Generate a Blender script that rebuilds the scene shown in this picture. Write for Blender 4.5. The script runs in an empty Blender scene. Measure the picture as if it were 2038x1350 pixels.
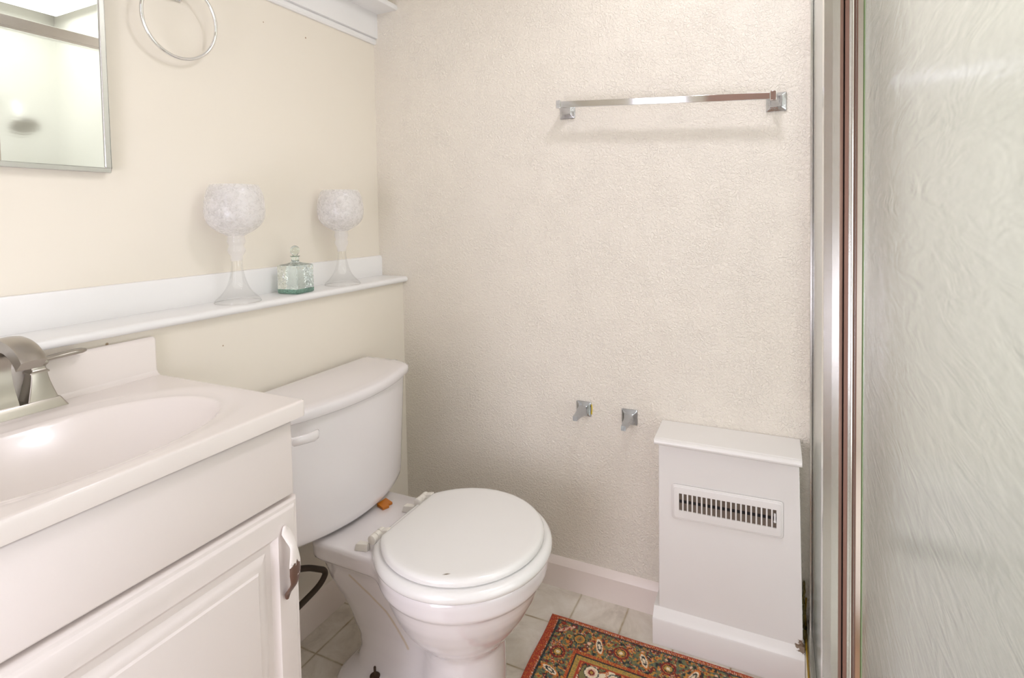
import bpy, bmesh, math, random
from mathutils import Vector, Matrix, noise

# ------------------------------------------------------------------ camera, light, exposure
scn = bpy.context.scene
cam_d = bpy.data.cameras.new('camera')
cam = bpy.data.objects.new('camera', cam_d)
scn.collection.objects.link(cam)
cam_d.sensor_width = 36.0
cam_d.lens = 19.0827
cam_d.shift_x = -0.00478
cam_d.shift_y = -0.10020
cam_d.clip_start = 0.01
R_ = Vector((0.90402317, 0.42711163, -0.01782602))
U_ = Vector((0.00043397, 0.04078295, 0.99916794))
F_ = Vector((-0.42748324, 0.9032787, -0.03668338))
mw = Matrix.Identity(4)
for i in range(3):
    mw[i][0], mw[i][1], mw[i][2] = R_[i], U_[i], -F_[i]
mw[0][3], mw[1][3], mw[2][3] = 1.27697, -1.6745, 1.24778
cam.matrix_world = mw
scn.camera = cam

world = bpy.data.worlds.new('world')
scn.world = world
world.use_nodes = True
world.node_tree.nodes['Background'].inputs[0].default_value = (0.9, 0.95, 1.0, 1)
world.node_tree.nodes['Background'].inputs[1].default_value = 0.5

CEIL_LAMP_W = 4.4       # watts of the flush ceiling lamp
SHOWER_LAMP_W = 9.5     # watts of the lamp in the shower
SHOWER_FILL = 2.7     # glow of the fill pane added in the shower wall
WINDOW_STRENGTH = 4.0   # glow of the window behind the camera, stretched for low fill
FILL_W = 7.5          # watts of the soft fill added behind the camera
scn.view_settings.view_transform = 'Standard'
scn.view_settings.look = 'None'
scn.view_settings.gamma = 1.0
scn.view_settings.use_curve_mapping = False
scn.view_settings.exposure = -0.02


def lamp(name, kind, loc, power, size, col=(1, 1, 1), rot=(0, 0, 0), shape='DISK', size_y=None):
    d = bpy.data.lights.new(name, kind)
    d.energy = power
    d.color = col
    if kind == 'AREA':
        d.shape = shape
        d.size = size
        if size_y:
            d.size_y = size_y
    else:
        d.shadow_soft_size = size
    o = bpy.data.objects.new(name, d)
    o.location = loc
    o.rotation_euler = rot
    scn.collection.objects.link(o)
    return o


lamp('ceiling_lamp_light', 'AREA', (1.16, -0.62, 2.305), CEIL_LAMP_W, 0.14, (0.985, 0.955, 1.09))
lamp('shower_lamp_light', 'AREA', (1.80, -0.9, 2.365), SHOWER_LAMP_W, 0.45, (0.98, 1.0, 0.97), shape='RECTANGLE', size_y=1.7)
# unseen soft fill added low behind the camera to lift the dark lower areas
lamp('fill_light', 'AREA', (0.72, -2.16, 0.80), FILL_W, 0.75, (0.975, 0.955, 1.10), (math.radians(84), 0, math.radians(6)))

# ------------------------------------------------------------------ helpers
C = scn.collection


def lin(r, g, b, a=1.0):
    def f(c):
        c /= 255.0
        return c / 12.92 if c <= 0.04045 else ((c + 0.055) / 1.055) ** 2.4
    return (f(r), f(g), f(b), a)


def world_loc(o):
    v = Vector((0, 0, 0))
    while o is not None:
        v = v + o.location
        o = o.parent
    return v


def empty(name, loc):
    o = bpy.data.objects.new(name, None)
    o.location = loc
    o.empty_display_size = 0.05
    C.objects.link(o)
    return o


def tag(o, label=None, cat=None, group=None, kind=None):
    if label: o['label'] = label
    if cat: o['category'] = cat
    if group: o['group'] = group
    if kind: o['kind'] = kind
    return o


def finish(name, bm, mat, parent=None, bevel=0.0, seg=2, smooth=True, origin=None, angle=40, recalc=True, sub=0):
    """Link a bmesh given in world coordinates as one object."""
    bmesh.ops.remove_doubles(bm, verts=bm.verts, dist=1e-6)
    if recalc:
        bmesh.ops.recalc_face_normals(bm, faces=bm.faces)
    me = bpy.data.meshes.new(name)
    if parent is not None:
        off = world_loc(parent)
        loc = Vector((0, 0, 0))
    else:
        if origin is None:
            xs = [v.co for v in bm.verts]
            mn = Vector((min(c[i] for c in xs) for i in range(3)))
            mx = Vector((max(c[i] for c in xs) for i in range(3)))
            origin = Vector(((mn.x + mx.x) / 2, (mn.y + mx.y) / 2, mn.z))
        off = Vector(origin)
        loc = off
    bmesh.ops.translate(bm, verts=bm.verts, vec=-off)
    bm.to_mesh(me)
    bm.free()
    if smooth:
        for p in me.polygons:
            p.use_smooth = True
        try:
            me.set_sharp_from_angle(angle=math.radians(angle))
        except Exception:
            pass
    o = bpy.data.objects.new(name, me)
    o.location = loc
    C.objects.link(o)
    if parent is not None:
        o.parent = parent
    if mat is not None:
        me.materials.append(mat)
    if bevel > 0:
        m = o.modifiers.new('bevel', 'BEVEL')
        m.width = bevel
        m.segments = seg
        m.limit_method = 'ANGLE'
        m.angle_limit = math.radians(35)
        m.harden_normals = False
    if sub:
        m = o.modifiers.new('sub', 'SUBSURF')
        m.levels = sub
        m.render_levels = sub
    return o


def box(bm, x0, x1, y0, y1, z0, z1):
    x0, x1 = min(x0, x1), max(x0, x1)
    y0, y1 = min(y0, y1), max(y0, y1)
    z0, z1 = min(z0, z1), max(z0, z1)
    v = [bm.verts.new(p) for p in ((x0, y0, z0), (x1, y0, z0), (x1, y1, z0), (x0, y1, z0),
                                   (x0, y0, z1), (x1, y0, z1), (x1, y1, z1), (x0, y1, z1))]
    for f in ((0, 3, 2, 1), (4, 5, 6, 7), (0, 1, 5, 4), (1, 2, 6, 5), (2, 3, 7, 6), (3, 0, 4, 7)):
        bm.faces.new([v[i] for i in f])
    return v


def hexa(bm, bot, top):
    v = [bm.verts.new(p) for p in list(bot) + list(top)]
    n = len(bot)
    bm.faces.new([v[i] for i in reversed(range(n))])
    bm.faces.new([v[n + i] for i in range(n)])
    for i in range(n):
        j = (i + 1) % n
        bm.faces.new((v[i], v[j], v[n + j], v[n + i]))
    return v


def loft(bm, rings, cap0=True, cap1=True, closed=True):
    vs = [[bm.verts.new(p) for p in r] for r in rings]
    n = len(rings[0])
    for a, b in zip(vs, vs[1:]):
        for i in range(n if closed else n - 1):
            j = (i + 1) % n
            bm.faces.new((a[i], a[j], b[j], b[i]))
    if cap0: bm.faces.new(list(reversed(vs[0])))
    if cap1: bm.faces.new(vs[-1])
    return vs


def lathe(bm, prof, cx, cy, n=48, cap0=True, cap1=True):
    rings = []
    for r, z in prof:
        rings.append([(cx + r * math.cos(2 * math.pi * i / n), cy + r * math.sin(2 * math.pi * i / n), z) for i in range(n)])
    return loft(bm, rings, cap0, cap1)


def smooth_path(pts, k=6):
    P = [Vector(p) for p in pts]
    out = []
    for i in range(len(P) - 1):
        p0 = P[max(i - 1, 0)]; p1 = P[i]; p2 = P[i + 1]; p3 = P[min(i + 2, len(P) - 1)]
        for s in range(k):
            t = s / k
            out.append(0.5 * ((2 * p1) + (p2 - p0) * t + (2 * p0 - 5 * p1 + 4 * p2 - p3) * t * t + (3 * p1 - p0 - 3 * p2 + p3) * t ** 3))
    out.append(P[-1])
    return out


def tube(bm, path, rad, n=16, cap=True, close=False):
    P = [Vector(p) for p in path]
    rings = []
    up = None
    m = len(P)
    for i, p in enumerate(P):
        if close:
            t = (P[(i + 1) % m] - P[(i - 1) % m]).normalized()
        else:
            t = (P[min(i + 1, m - 1)] - P[max(i - 1, 0)]).normalized()
        if up is None:
            a = Vector((0, 0, 1)) if abs(t.z) < 0.9 else Vector((1, 0, 0))
            up = (a - t * a.dot(t)).normalized()
        else:
            up = (up - t * up.dot(t)).normalized()
        s = t.cross(up)
        r = rad(i / (m - 1)) if callable(rad) else rad
        rings.append([p + up * (r * math.cos(2 * math.pi * j / n)) + s * (r * math.sin(2 * math.pi * j / n)) for j in range(n)])
    if close:
        vs = loft(bm, rings, False, False)
        a, b = vs[-1], vs[0]
        for i in range(n):
            j = (i + 1) % n
            bm.faces.new((a[i], a[j], b[j], b[i]))
    else:
        loft(bm, rings, cap, cap)


# ------------------------------------------------------------------ materials
class Mat:
    def __init__(s, name):
        s.m = bpy.data.materials.new(name)
        s.m.use_nodes = True
        s.nt = s.m.node_tree
        s.b = s.nt.nodes['Principled BSDF']
        s.tc = None

    def n(s, t, **kw):
        x = s.nt.nodes.new(t)
        for k, v in kw.items():
            setattr(x, k, v)
        return x

    def l(s, a, b):
        s.nt.links.new(a, b)

    def co(s):
        if s.tc is None:
            s.tc = s.n('ShaderNodeTexCoord')
        return s.tc.outputs['Object']

    def math(s, op, a, b=None, c=None):
        x = s.n('ShaderNodeMath', operation=op)
        for i, v in enumerate((a, b, c)):
            if v is None: continue
            if isinstance(v, (int, float)): x.inputs[i].default_value = v
            else: s.l(v, x.inputs[i])
        return x.outputs[0]

    def noise(s, scale, detail=3, rough=0.5, vec=None, dist=0.0):
        x = s.n('ShaderNodeTexNoise')
        x.inputs['Scale'].default_value = scale
        x.inputs['Detail'].default_value = detail
        x.inputs['Roughness'].default_value = rough
        x.inputs['Distortion'].default_value = dist
        s.l(vec if vec is not None else s.co(), x.inputs['Vector'])
        return x.outputs['Fac']

    def ramp(s, fac, stops, interp='LINEAR'):
        x = s.n('ShaderNodeValToRGB')
        x.color_ramp.interpolation = interp
        while len(x.color_ramp.elements) < len(stops):
            x.color_ramp.elements.new(0.5)
        for e, (p, c) in zip(x.color_ramp.elements, stops):
            e.position = p
            e.color = c
        s.l(fac, x.inputs['Fac'])
        return x.outputs['Color']

    def mix(s, fac, a, b):
        x = s.n('ShaderNodeMix', data_type='RGBA')
        if isinstance(fac, (int, float)): x.inputs['Factor'].default_value = fac
        else: s.l(fac, x.inputs['Factor'])
        for i, v in ((6, a), (7, b)):
            if isinstance(v, tuple): x.inputs[i].default_value = v
            else: s.l(v, x.inputs[i])
        return x.outputs[2]

    def bump(s, h, strength, dist, nrm=None):
        x = s.n('ShaderNodeBump')
        x.inputs['Strength'].default_value = strength
        x.inputs['Distance'].default_value = dist
        s.l(h, x.inputs['Height'])
        if nrm is not None: s.l(nrm, x.inputs['Normal'])
        s.l(x.outputs[0], s.b.inputs['Normal'])
        return x.outputs[0]

    def spot(s, p, r, soft=0.3):
        """1 inside a small patch around p (object space), 0 outside"""
        x = s.n('ShaderNodeVectorMath', operation='DISTANCE')
        s.l(s.co(), x.inputs[0])
        x.inputs[1].default_value = p
        mr = s.n('ShaderNodeMapRange')
        mr.inputs['From Min'].default_value = r
        mr.inputs['From Max'].default_value = r * (1 - soft)
        s.l(x.outputs['Value'], mr.inputs['Value'])
        return mr.outputs[0]

    def set(s, **kw):
        for k, v in kw.items():
            s.b.inputs[k.replace('_', ' ')].default_value = v
        return s


def simple(name, col, rough=0.5, metal=0.0, var=0.0, bump=0.0, bscale=60, spec=None, coat=0.0):
    m = Mat(name)
    m.set(Roughness=rough, Metallic=metal)
    if coat:
        m.b.inputs['Coat Weight'].default_value = coat
        m.b.inputs['Coat Roughness'].default_value = 0.08
    if spec is not None:
        m.b.inputs['Specular IOR Level'].default_value = spec
    if var > 0:
        c2 = tuple(max(0, c * (1 - var)) for c in col[:3]) + (1,)
        m.l(m.mix(m.noise(7, 4), c2, col), m.b.inputs['Base Color'])
    else:
        m.l(m.mix(m.noise(5, 2), tuple(c * 0.985 for c in col[:3]) + (1,), col), m.b.inputs['Base Color'])
    if bump > 0:
        m.bump(m.noise(bscale, 4, 0.6), bump, 0.002)
    return m.m


CREAM = lin(240, 233, 220)


def wall_mat(name, textured, spots=(), seams=()):
    m = Mat(name)
    m.set(Roughness=0.42)
    col = m.mix(m.noise(1.7, 4, 0.6), lin(238, 230, 214), CREAM)
    for p, r in spots:
        col = m.mix(m.spot(p, r, 0.5), col, lin(170, 145, 115))
    m.l(col, m.b.inputs['Base Color'])
    if textured:
        # orange-peel plaster: worm-like raised strokes
        v = m.noise(150, 2, 0.55, dist=0.9)
        h = m.ramp(v, [(0.42, (0, 0, 0, 1)), (0.62, (1, 1, 1, 1))])
        w = m.noise(12, 2)
        h2 = m.math('MULTIPLY', h, m.math('ADD', w, 0.25))
        m.bump(h2, 0.9, 0.0018)
    else:
        h = m.math('ADD', m.math('MULTIPLY', m.noise(3, 3), 1.0), m.math('MULTIPLY', m.noise(60, 3), 0.03))
        m.bump(h, 0.35, 0.006)
    return m.m


M = {}
M['wall_smooth'] = wall_mat('wall_paint_smooth', False)
M['wall_back'] = wall_mat('wall_paint_textured', True)
M['white_paint'] = simple('white_gloss_paint', lin(240, 238, 235), 0.3, bump=0.12, bscale=40)
M['ledge_paint'] = simple('ledge_white_paint', lin(243, 242, 240), 0.28, bump=0.15, bscale=30)
M['cab_paint'] = simple('cabinet_paint', lin(234, 225, 220), 0.38, bump=0.08, bscale=90)
M['base_paint'] = simple('baseboard_paint', lin(238, 226, 217), 0.35, bump=0.15, bscale=50)
M['counter'] = simple('cultured_marble', lin(239, 231, 225), 0.26, coat=0.25)
M['porcelain'] = simple('porcelain', lin(240, 235, 235), 0.1, coat=0.6)
M['seat_paint'] = simple('seat_enamel', lin(241, 239, 235), 0.16, coat=0.5)
M['plastic'] = simple('hinge_plastic', lin(238, 233, 222), 0.35)
M['chrome'] = simple('chrome', (0.80, 0.80, 0.80, 1), 0.07, 1.0)
M['stile_brown'] = simple('brown_strip', lin(150, 118, 104), 0.3, 0.3)
M['chrome_grey'] = simple('chrome_grey', (0.50, 0.52, 0.55, 1), 0.10, 1.0)
M['satin'] = simple('satin_aluminium', (0.78, 0.77, 0.74, 1), 0.16, 1.0)
M['dark_gap'] = simple('dark_rubber_seal', lin(60, 50, 45), 0.6)
M['nickel'] = simple('brushed_nickel', (0.42, 0.39, 0.345, 1), 0.28, 1.0)
M['steel_frame'] = simple('steel_frame', (0.66, 0.65, 0.64, 1), 0.22, 1.0)
M['mirror'] = simple('mirror_glass', (0.94, 0.945, 0.94, 1), 0.0, 1.0)
M['brown_dark'] = simple('duct_brown', lin(120, 105, 90), 0.6, var=0.4)
M['black'] = simple('duct_shade_black', lin(12, 10, 9), 0.7)
M['hose'] = simple('brown_hose', lin(84, 70, 58), 0.5, var=0.3)
M['rust'] = simple('rusty_bolt', lin(74, 52, 30), 0.6, var=0.5)
M['amber'] = simple('amber_plastic', lin(205, 120, 20), 0.3, var=0.2)
M['curb'] = simple('cream_curb', lin(236, 230, 205), 0.35, var=0.1, bump=0.2, bscale=50)
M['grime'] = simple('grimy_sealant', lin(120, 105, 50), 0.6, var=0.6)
M['brass'] = simple('old_sealant_yellow', lin(176, 140, 30), 0.5, var=0.3)
M['shower_wall'] = simple('shower_wall', lin(240, 240, 232), 0.35)
M['pan'] = simple('shower_pan', lin(246, 247, 242), 0.25)
M['ceiling'] = simple('ceiling_paint', lin(248, 245, 238), 0.6)
M['wood'] = simple('brown_door_wood', lin(200, 162, 150), 0.4, var=0.2)


def emis(name, col, s):
    m = Mat(name)
    m.b.inputs['Emission Color'].default_value = col
    m.b.inputs['Emission Strength'].default_value = s
    m.b.inputs['Base Color'].default_value = (0.8, 0.8, 0.8, 1)
    return m.m


M['lamp_glass'] = emis('lamp_diffuser', (1, 0.97, 0.92, 1), 3.0)
M['shower_fill'] = emis('shower_fill_pane', (0.97, 1.0, 0.99, 1), SHOWER_FILL)
M['daylight'] = emis('tall_fill_pane', (0.95, 0.945, 1.10, 1), WINDOW_STRENGTH)


def glass_mat(name, col, rough=0.0, ior=1.45, bump=None, stretch=(1, 1, 1)):
    m = Mat(name)
    m.set(Roughness=rough, IOR=ior)
    m.b.inputs['Base Color'].default_value = col
    m.b.inputs['Transmission Weight'].default_value = 1.0
    if bump:
        sc, st, ds = bump
        mp = m.n('ShaderNodeMapping'); m.l(m.co(), mp.inputs['Vector'])
        mp.inputs['Scale'].default_value = stretch
        a = m.noise(sc, 2, 0.5, mp.outputs[0], dist=1.2)
        b = m.noise(sc * 3.1, 2, 0.5, mp.outputs[0])
        m.bump(m.math('ADD', a, m.math('MULTIPLY', b, 0.25)), st, ds)
    return m.m


M['shower_glass'] = glass_mat('rippled_shower_glass', (0.965, 0.975, 0.96, 1), 0.20, 1.45, (34, 0.08, 0.006), (1, 0.28, 1))
M['glass_edge'] = simple('glass_edge_green', lin(140, 165, 115), 0.2)
M['green_glass'] = glass_mat('green_hammered_glass', (0.86, 0.94, 0.89, 1), 0.0, 1.5)
M['green_glass_thick'] = glass_mat('green_thick_glass', (0.35, 0.62, 0.50, 1), 0.02, 1.5, (120, 0.8, 0.004))
M['stopper_glass'] = glass_mat('stopper_glass', (0.82, 0.88, 0.82, 1), 0.05, 1.5)


def clear_thin(name):
    """thin-blown clear glass: mostly see-through with glossy reflections"""
    m = Mat(name)
    out = m.nt.nodes['Material Output']
    tr = m.n('ShaderNodeBsdfTransparent')
    tr.inputs[0].default_value = (0.992, 0.992, 0.988, 1)
    gl = m.n('ShaderNodeBsdfGlossy')
    gl.inputs['Roughness'].default_value = 0.03
    lw = m.n('ShaderNodeLayerWeight')
    lw.inputs['Blend'].default_value = 0.35
    f = m.math('ADD', m.math('MULTIPLY', lw.outputs['Fresnel'], 0.3), 0.01)
    mx = m.n('ShaderNodeMixShader')
    m.l(f, mx.inputs[0]); m.l(tr.outputs[0], mx.inputs[1]); m.l(gl.outputs[0], mx.inputs[2])
    m.l(mx.outputs[0], out.inputs['Surface'])
    m.nt.nodes.remove(m.b)
    return m.m


def crackle(name):
    """frosted mercury-crackle bowl: white speckle over see-through glass"""
    m = Mat(name)
    out = m.nt.nodes['Material Output']
    m.set(Roughness=0.22)
    n1 = m.noise(90, 5, 0.7, dist=0.8)
    n2 = m.noise(9, 3, 0.6)
    s = m.math('ADD', m.math('MULTIPLY', n1, 0.6), m.math('MULTIPLY', n2, 0.4))
    col = m.ramp(s, [(0.34, lin(212, 212, 218)), (0.47, lin(240, 239, 240)), (0.7, lin(250, 249, 249))])
    m.l(col, m.b.inputs['Base Color'])
    m.b.inputs['Coat Weight'].default_value = 0.8
    m.b.inputs['Coat Roughness'].default_value = 0.1
    m.bump(n1, 0.25, 0.002)
    tl = m.n('ShaderNodeBsdfTranslucent')
    tl.inputs[0].default_value = lin(246, 245, 245)
    a = m.n('ShaderNodeMixShader'); a.inputs[0].default_value = 0.4
    m.l(m.b.outputs[0], a.inputs[1]); m.l(tl.outputs[0], a.inputs[2])
    tr = m.n('ShaderNodeBsdfTransparent')
    mask = m.ramp(s, [(0.36, (0.72, 0.72, 0.72, 1)), (0.55, (0.30, 0.30, 0.30, 1))])
    b = m.n('ShaderNodeMixShader')
    m.l(mask, b.inputs[0]); m.l(a.outputs[0], b.inputs[1]); m.l(tr.outputs[0], b.inputs[2])
    m.l(b.outputs[0], out.inputs['Surface'])
    return m.m


M['clear'] = clear_thin('clear_blown_glass')
M['crackle'] = crackle('frosted_crackle_glass')


def frosted_knop():
    m = Mat('frosted_stem_glass')
    out = m.nt.nodes['Material Output']
    m.set(Roughness=0.08)
    m.b.inputs['Base Color'].default_value = lin(240, 238, 238)
    m.b.inputs['Coat Weight'].default_value = 1.0
    tr = m.n('ShaderNodeBsdfTransparent')
    b = m.n('ShaderNodeMixShader')
    b.inputs[0].default_value = 0.72
    m.l(m.b.outputs[0], b.inputs[1]); m.l(tr.outputs[0], b.inputs[2])
    m.l(b.outputs[0], out.inputs['Surface'])
    return m.m


M['knop'] = frosted_knop()


def tile_mat():
    m = Mat('stone_floor_tile')
    m.set(Roughness=0.5)
    sp = m.n('ShaderNodeSeparateXYZ')
    m.l(m.co(), sp.inputs[0])
    wob = m.math('MULTIPLY', m.math('SUBTRACT', m.noise(14, 3), 0.5), 0.006)

    def dist(axis, org, per):
        u = m.math('DIVIDE', m.math('ADD', m.math('SUBTRACT', sp.outputs[axis], org), wob), per)
        fr = m.math('FRACT', u)
        return m.math('MULTIPLY', m.math('MINIMUM', fr, m.math('SUBTRACT', 1.0, fr)), per), m.math('FLOOR', u)
    dx, ix = dist(0, 0.705 - 0.155 * 20, 0.155)
    dy, iy = dist(1, -0.174 - 0.1925 * 20, 0.1925)
    d = m.math('MINIMUM', dx, dy)
    grout = m.ramp(d, [(0.0015, (1, 1, 1, 1)), (0.0042, (0, 0, 0, 1))])
    cb = m.n('ShaderNodeCombineXYZ')
    m.l(ix, cb.inputs[0]); m.l(iy, cb.inputs[1])
    wn = m.n('ShaderNodeTexWhiteNoise')
    m.l(cb.outputs[0], wn.inputs['Vector'])
    base = m.ramp(m.noise(9, 7, 0.68, dist=0.6), [(0.3, lin(198, 188, 174)), (0.5, lin(228, 219, 205)), (0.72, lin(244, 238, 228))])
    tinted = m.mix(m.math('MULTIPLY', wn.outputs['Value'], 0.22), base, lin(168, 156, 134))
    gcol = m.ramp(m.noise(18, 3), [(0.35, lin(150, 126, 84)), (0.62, lin(194, 184, 158))])
    m.l(m.mix(grout, tinted, gcol), m.b.inputs['Base Color'])
    h = m.math('SUBTRACT', m.math('MULTIPLY', m.noise(40, 5, 0.6), 0.35), grout)
    m.bump(h, 0.5, 0.002)
    return m.m


M['tile'] = tile_mat()

# ------------------------------------------------------------------ room shell
XU = -0.108            # upper left wall
YF = -2.30             # wall behind the camera
H = 2.40
XS = 2.15              # far wall of the shower


def struct(name, boxes, mat, bevel=0.0, seg=2):
    bm = bmesh.new()
    for b in boxes: box(bm, *b)
    o = finish(name, bm, mat, bevel=bevel, seg=seg, origin=(0, 0, 0))
    o['kind'] = 'structure'
    return o


struct('floor', [(-0.25, XS + 0.1, YF - 0.1, 0.1, -0.1, 0.0)], M['tile'])
struct('ceiling', [(-0.25, XS + 0.1, YF - 0.1, 0.1, H, H + 0.08)], M['ceiling'])
struct('wall_back', [(-0.25, XS + 0.1, 0.0, 0.1, 0.0, H)], M['wall_back'])
struct('wall_left', [(-0.20, 0.0, YF, 0.0, 0.0, 1.006)],
       wall_mat('wall_paint_half_height', False, spots=[((0.0, -1.016, 0.993), 0.004), ((0.0, -0.75, 0.93), 0.0025)]))
struct('wall_left_upper', [(-0.20, XU, YF, 0.0, 1.006, H)],
       wall_mat('wall_paint_upper', False, spots=[((XU, -0.338, 1.845), 0.0035), ((XU, -0.501, 1.845), 0.0025)]))
WX0, WX1, WZ0, WZ1 = 0.36, 0.76, 0.10, 2.20
struct('wall_front', [(-0.25, WX0, YF - 0.1, YF, 0, H), (WX0, WX1, YF - 0.1, YF, 0, WZ0), (WX0, WX1, YF - 0.1, YF, WZ1, H),
                      (WX1, 0.86, YF - 0.1, YF, 0, H), (0.86, 1.34, YF - 0.1, YF, 2.10, H), (1.34, XS + 0.1, YF - 0.1, YF, 0, H)],
       M['wall_smooth'])
SY0, SY1, SZ0, SZ1 = -1.55, -0.45, 0.40, 1.55
struct('wall_right', [(XS, XS + 0.1, YF, SY0, 0.0, H), (XS, XS + 0.1, SY1, 0.0, 0.0, H), (XS, XS + 0.1, SY0, SY1, 0.0, SZ0), (XS, XS + 0.1, SY0, SY1, SZ1, H)], M['shower_wall'])
w2 = empty('shower_fill_window', (XS + 0.05, -1.0, SZ0)); w2['kind'] = 'structure'  # unseen glowing window, added to light the shower and the room through the glass
bm = bmesh.new()
for b in ((SY0, SY1, SZ0, SZ0 + 0.04), (SY0, SY1, SZ1 - 0.04, SZ1), (SY0, SY0 + 0.04, SZ0 + 0.04, SZ1 - 0.04), (SY1 - 0.04, SY1, SZ0 + 0.04, SZ1 - 0.04)):
    box(bm, XS + 0.01, XS + 0.06, *b)
finish('fill_window_frame', bm, M['white_paint'], w2, bevel=0.003)
bm = bmesh.new(); box(bm, XS + 0.04, XS + 0.045, SY0 + 0.04, SY1 - 0.04, SZ0 + 0.04, SZ1 - 0.04)
finish('fill_window_pane', bm, M['shower_fill'], w2)
# brown wooden door and a window behind the camera, made tall to add low fill
bm = bmesh.new()
box(bm, 0.865, 1.335, YF - 0.06, YF - 0.02, 0.0, 2.095)
d1 = finish('door_1', bm, M['wood'], bevel=0.003, origin=(1.1, YF - 0.04, 0)); d1['kind'] = 'structure'
bm = bmesh.new()
lathe(bm, [(0.0, 0.0), (0.012, 0.0), (0.012, 0.03), (0.027, 0.04), (0.03, 0.055), (0.02, 0.068), (0.0, 0.07)], 0, 0, 24, False, False)
bmesh.ops.rotate(bm, verts=bm.verts, cent=(0, 0, 0), matrix=Matrix.Rotation(math.radians(-90), 3, 'X'))
bmesh.ops.translate(bm, verts=bm.verts, vec=(0.92, YF - 0.02, 0.98))
finish('door_handle', bm, M['nickel'], d1)
w1 = empty('tall_fill_window', (0.46, YF - 0.05, WZ0)); w1['kind'] = 'structure'
bm = bmesh.new()
for b in ((WX0, WX1, YF - 0.06, YF - 0.01, WZ0, WZ0 + 0.04), (WX0, WX1, YF - 0.06, YF - 0.01, WZ1 - 0.04, WZ1),
          (WX0, WX0 + 0.04, YF - 0.06, YF - 0.01, WZ0 + 0.04, WZ1 - 0.04), (WX1 - 0.04, WX1, YF - 0.06, YF - 0.01, WZ0 + 0.04, WZ1 - 0.04)):
    box(bm, *b)
finish('fill_window_frame', bm, M['white_paint'], w1, bevel=0.003)
bm = bmesh.new()
box(bm, WX0 + 0.04, WX1 - 0.04, YF - 0.045, YF - 0.04, WZ0 + 0.04, WZ1 - 0.04)
finish('fill_window_pane', bm, M['daylight'], w1)


def molding(name, prof, axis, a0, a1, mat, parent=None):
    """extrude a 2D profile (u, z) along an axis; u is x when axis == 'y', y when axis == 'x'"""
    bm = bmesh.new()
    if axis == 'y':
        r = [[(u, a, z) for u, z in prof] for a in (a0, a1)]
    else:
        r = [[(a, u, z) for u, z in prof] for a in (a0, a1)]
    loft(bm, r)
    o = finish(name, bm, mat, parent, origin=(0, 0, 0) if parent is None else None, angle=30)
    if parent is None: o['kind'] = 'structure'
    return o


def rot_pts(pts, cx, cz, r, a0, a1, n=6):
    return [(cx + r * math.cos(math.radians(a0 + (a1 - a0) * i / n)), cz + r * math.sin(math.radians(a0 + (a1 - a0) * i / n))) for i in range(n + 1)]


molding('baseboard_back', [(0, 0), (-0.016, 0), (-0.016, 0.078), (-0.0125, 0.084), (-0.006, 0.094), (-0.001, 0.099), (0, 0.099)], 'x', 0.0, 0.958, M['base_paint'])
molding('baseboard_left', [(0, 0), (0.012, 0), (0.012, 0.078), (0.009, 0.084), (0.004, 0.094), (0, 0.097)], 'y', -0.93, -0.016, M['base_paint'])
# ledge cap with bullnose, its back strip and the high display shelf
nose = rot_pts([], 0.013, 1.0185, 0.0105, -90, 90, 8)
molding('trim_1', [(XU, 1.0062), (0.004, 1.0062)] + nose + [(XU, 1.030)], 'y', YF, 0.0, M['ledge_paint'])
molding('trim_2', [(XU, 1.030), (XU + 0.012, 1.030), (XU + 0.012, 1.098), (XU + 0.008, 1.106), (XU, 1.107)], 'y', YF, 0.0, M['ledge_paint'])
t3 = molding('trim_3', [(XU, 1.914), (XU + 0.008, 1.914), (XU + 0.012, 1.919), (XU + 0.012, 1.930), (XU + 0.009, 1.935), (XU, 1.935)], 'y', YF, -0.0, M['ledge_paint'])
molding('trim_4', [(XU, 1.935), (XU + 0.020, 1.935), (XU + 0.020, 2.026), (XU, 2.026)], 'y', YF, 0.0, M['ledge_paint'])
molding('trim_5', [(XU, 2.026), (0.004, 2.026), (0.006, 2.028), (0.008, 2.034), (0.006, 2.043), (0.002, 2.046), (XU, 2.046)], 'y', YF, 0.0, M['ledge_paint'])

# ceiling lamp, shower lamp, vanity lamp (bodies)
cl = empty('ceiling_light', (1.16, -0.62, H))
tag(cl, 'round flush ceiling light with white glass over the bathroom floor', 'light')
bm = bmesh.new(); lathe(bm, [(0.0, H - 0.001), (0.15, H - 0.001), (0.15, H - 0.02), (0.135, H - 0.025), (0.0, H - 0.025)], 1.16, -0.62, 40, False, False)
finish('lamp_base', bm, M['nickel'], cl)
bm = bmesh.new(); lathe(bm, [(0.13, H - 0.026), (0.125, H - 0.045), (0.10, H - 0.066), (0.06, H - 0.078), (0.0, H - 0.082)], 1.16, -0.62, 40, True, False)
finish('lamp_shade', bm, M['lamp_glass'], cl)
sl = empty('shower_light', (1.80, -0.9, H))
tag(sl, 'round ceiling light inside the shower', 'light')
bm = bmesh.new(); lathe(bm, [(0.0, H - 0.001), (0.17, H - 0.001), (0.17, H - 0.015), (0.16, H - 0.02), (0.0, H - 0.02)], 1.80, -0.9, 40, False, False)
finish('lamp_base', bm, M['white_paint'], sl)
bm = bmesh.new(); lathe(bm, [(0.155, H - 0.0205), (0.14, H - 0.027), (0.0, H - 0.03)], 1.80, -0.9, 40, True, False)
finish('lamp_shade', bm, M['lamp_glass'], sl)

# ------------------------------------------------------------------ shower enclosure
sh = empty('shower_enclosure', (1.40, -1.0, 0.10))
tag(sh, 'shower enclosure with rippled pale green glass panels and polished aluminium frame', 'shower door')
YA = -0.575
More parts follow.
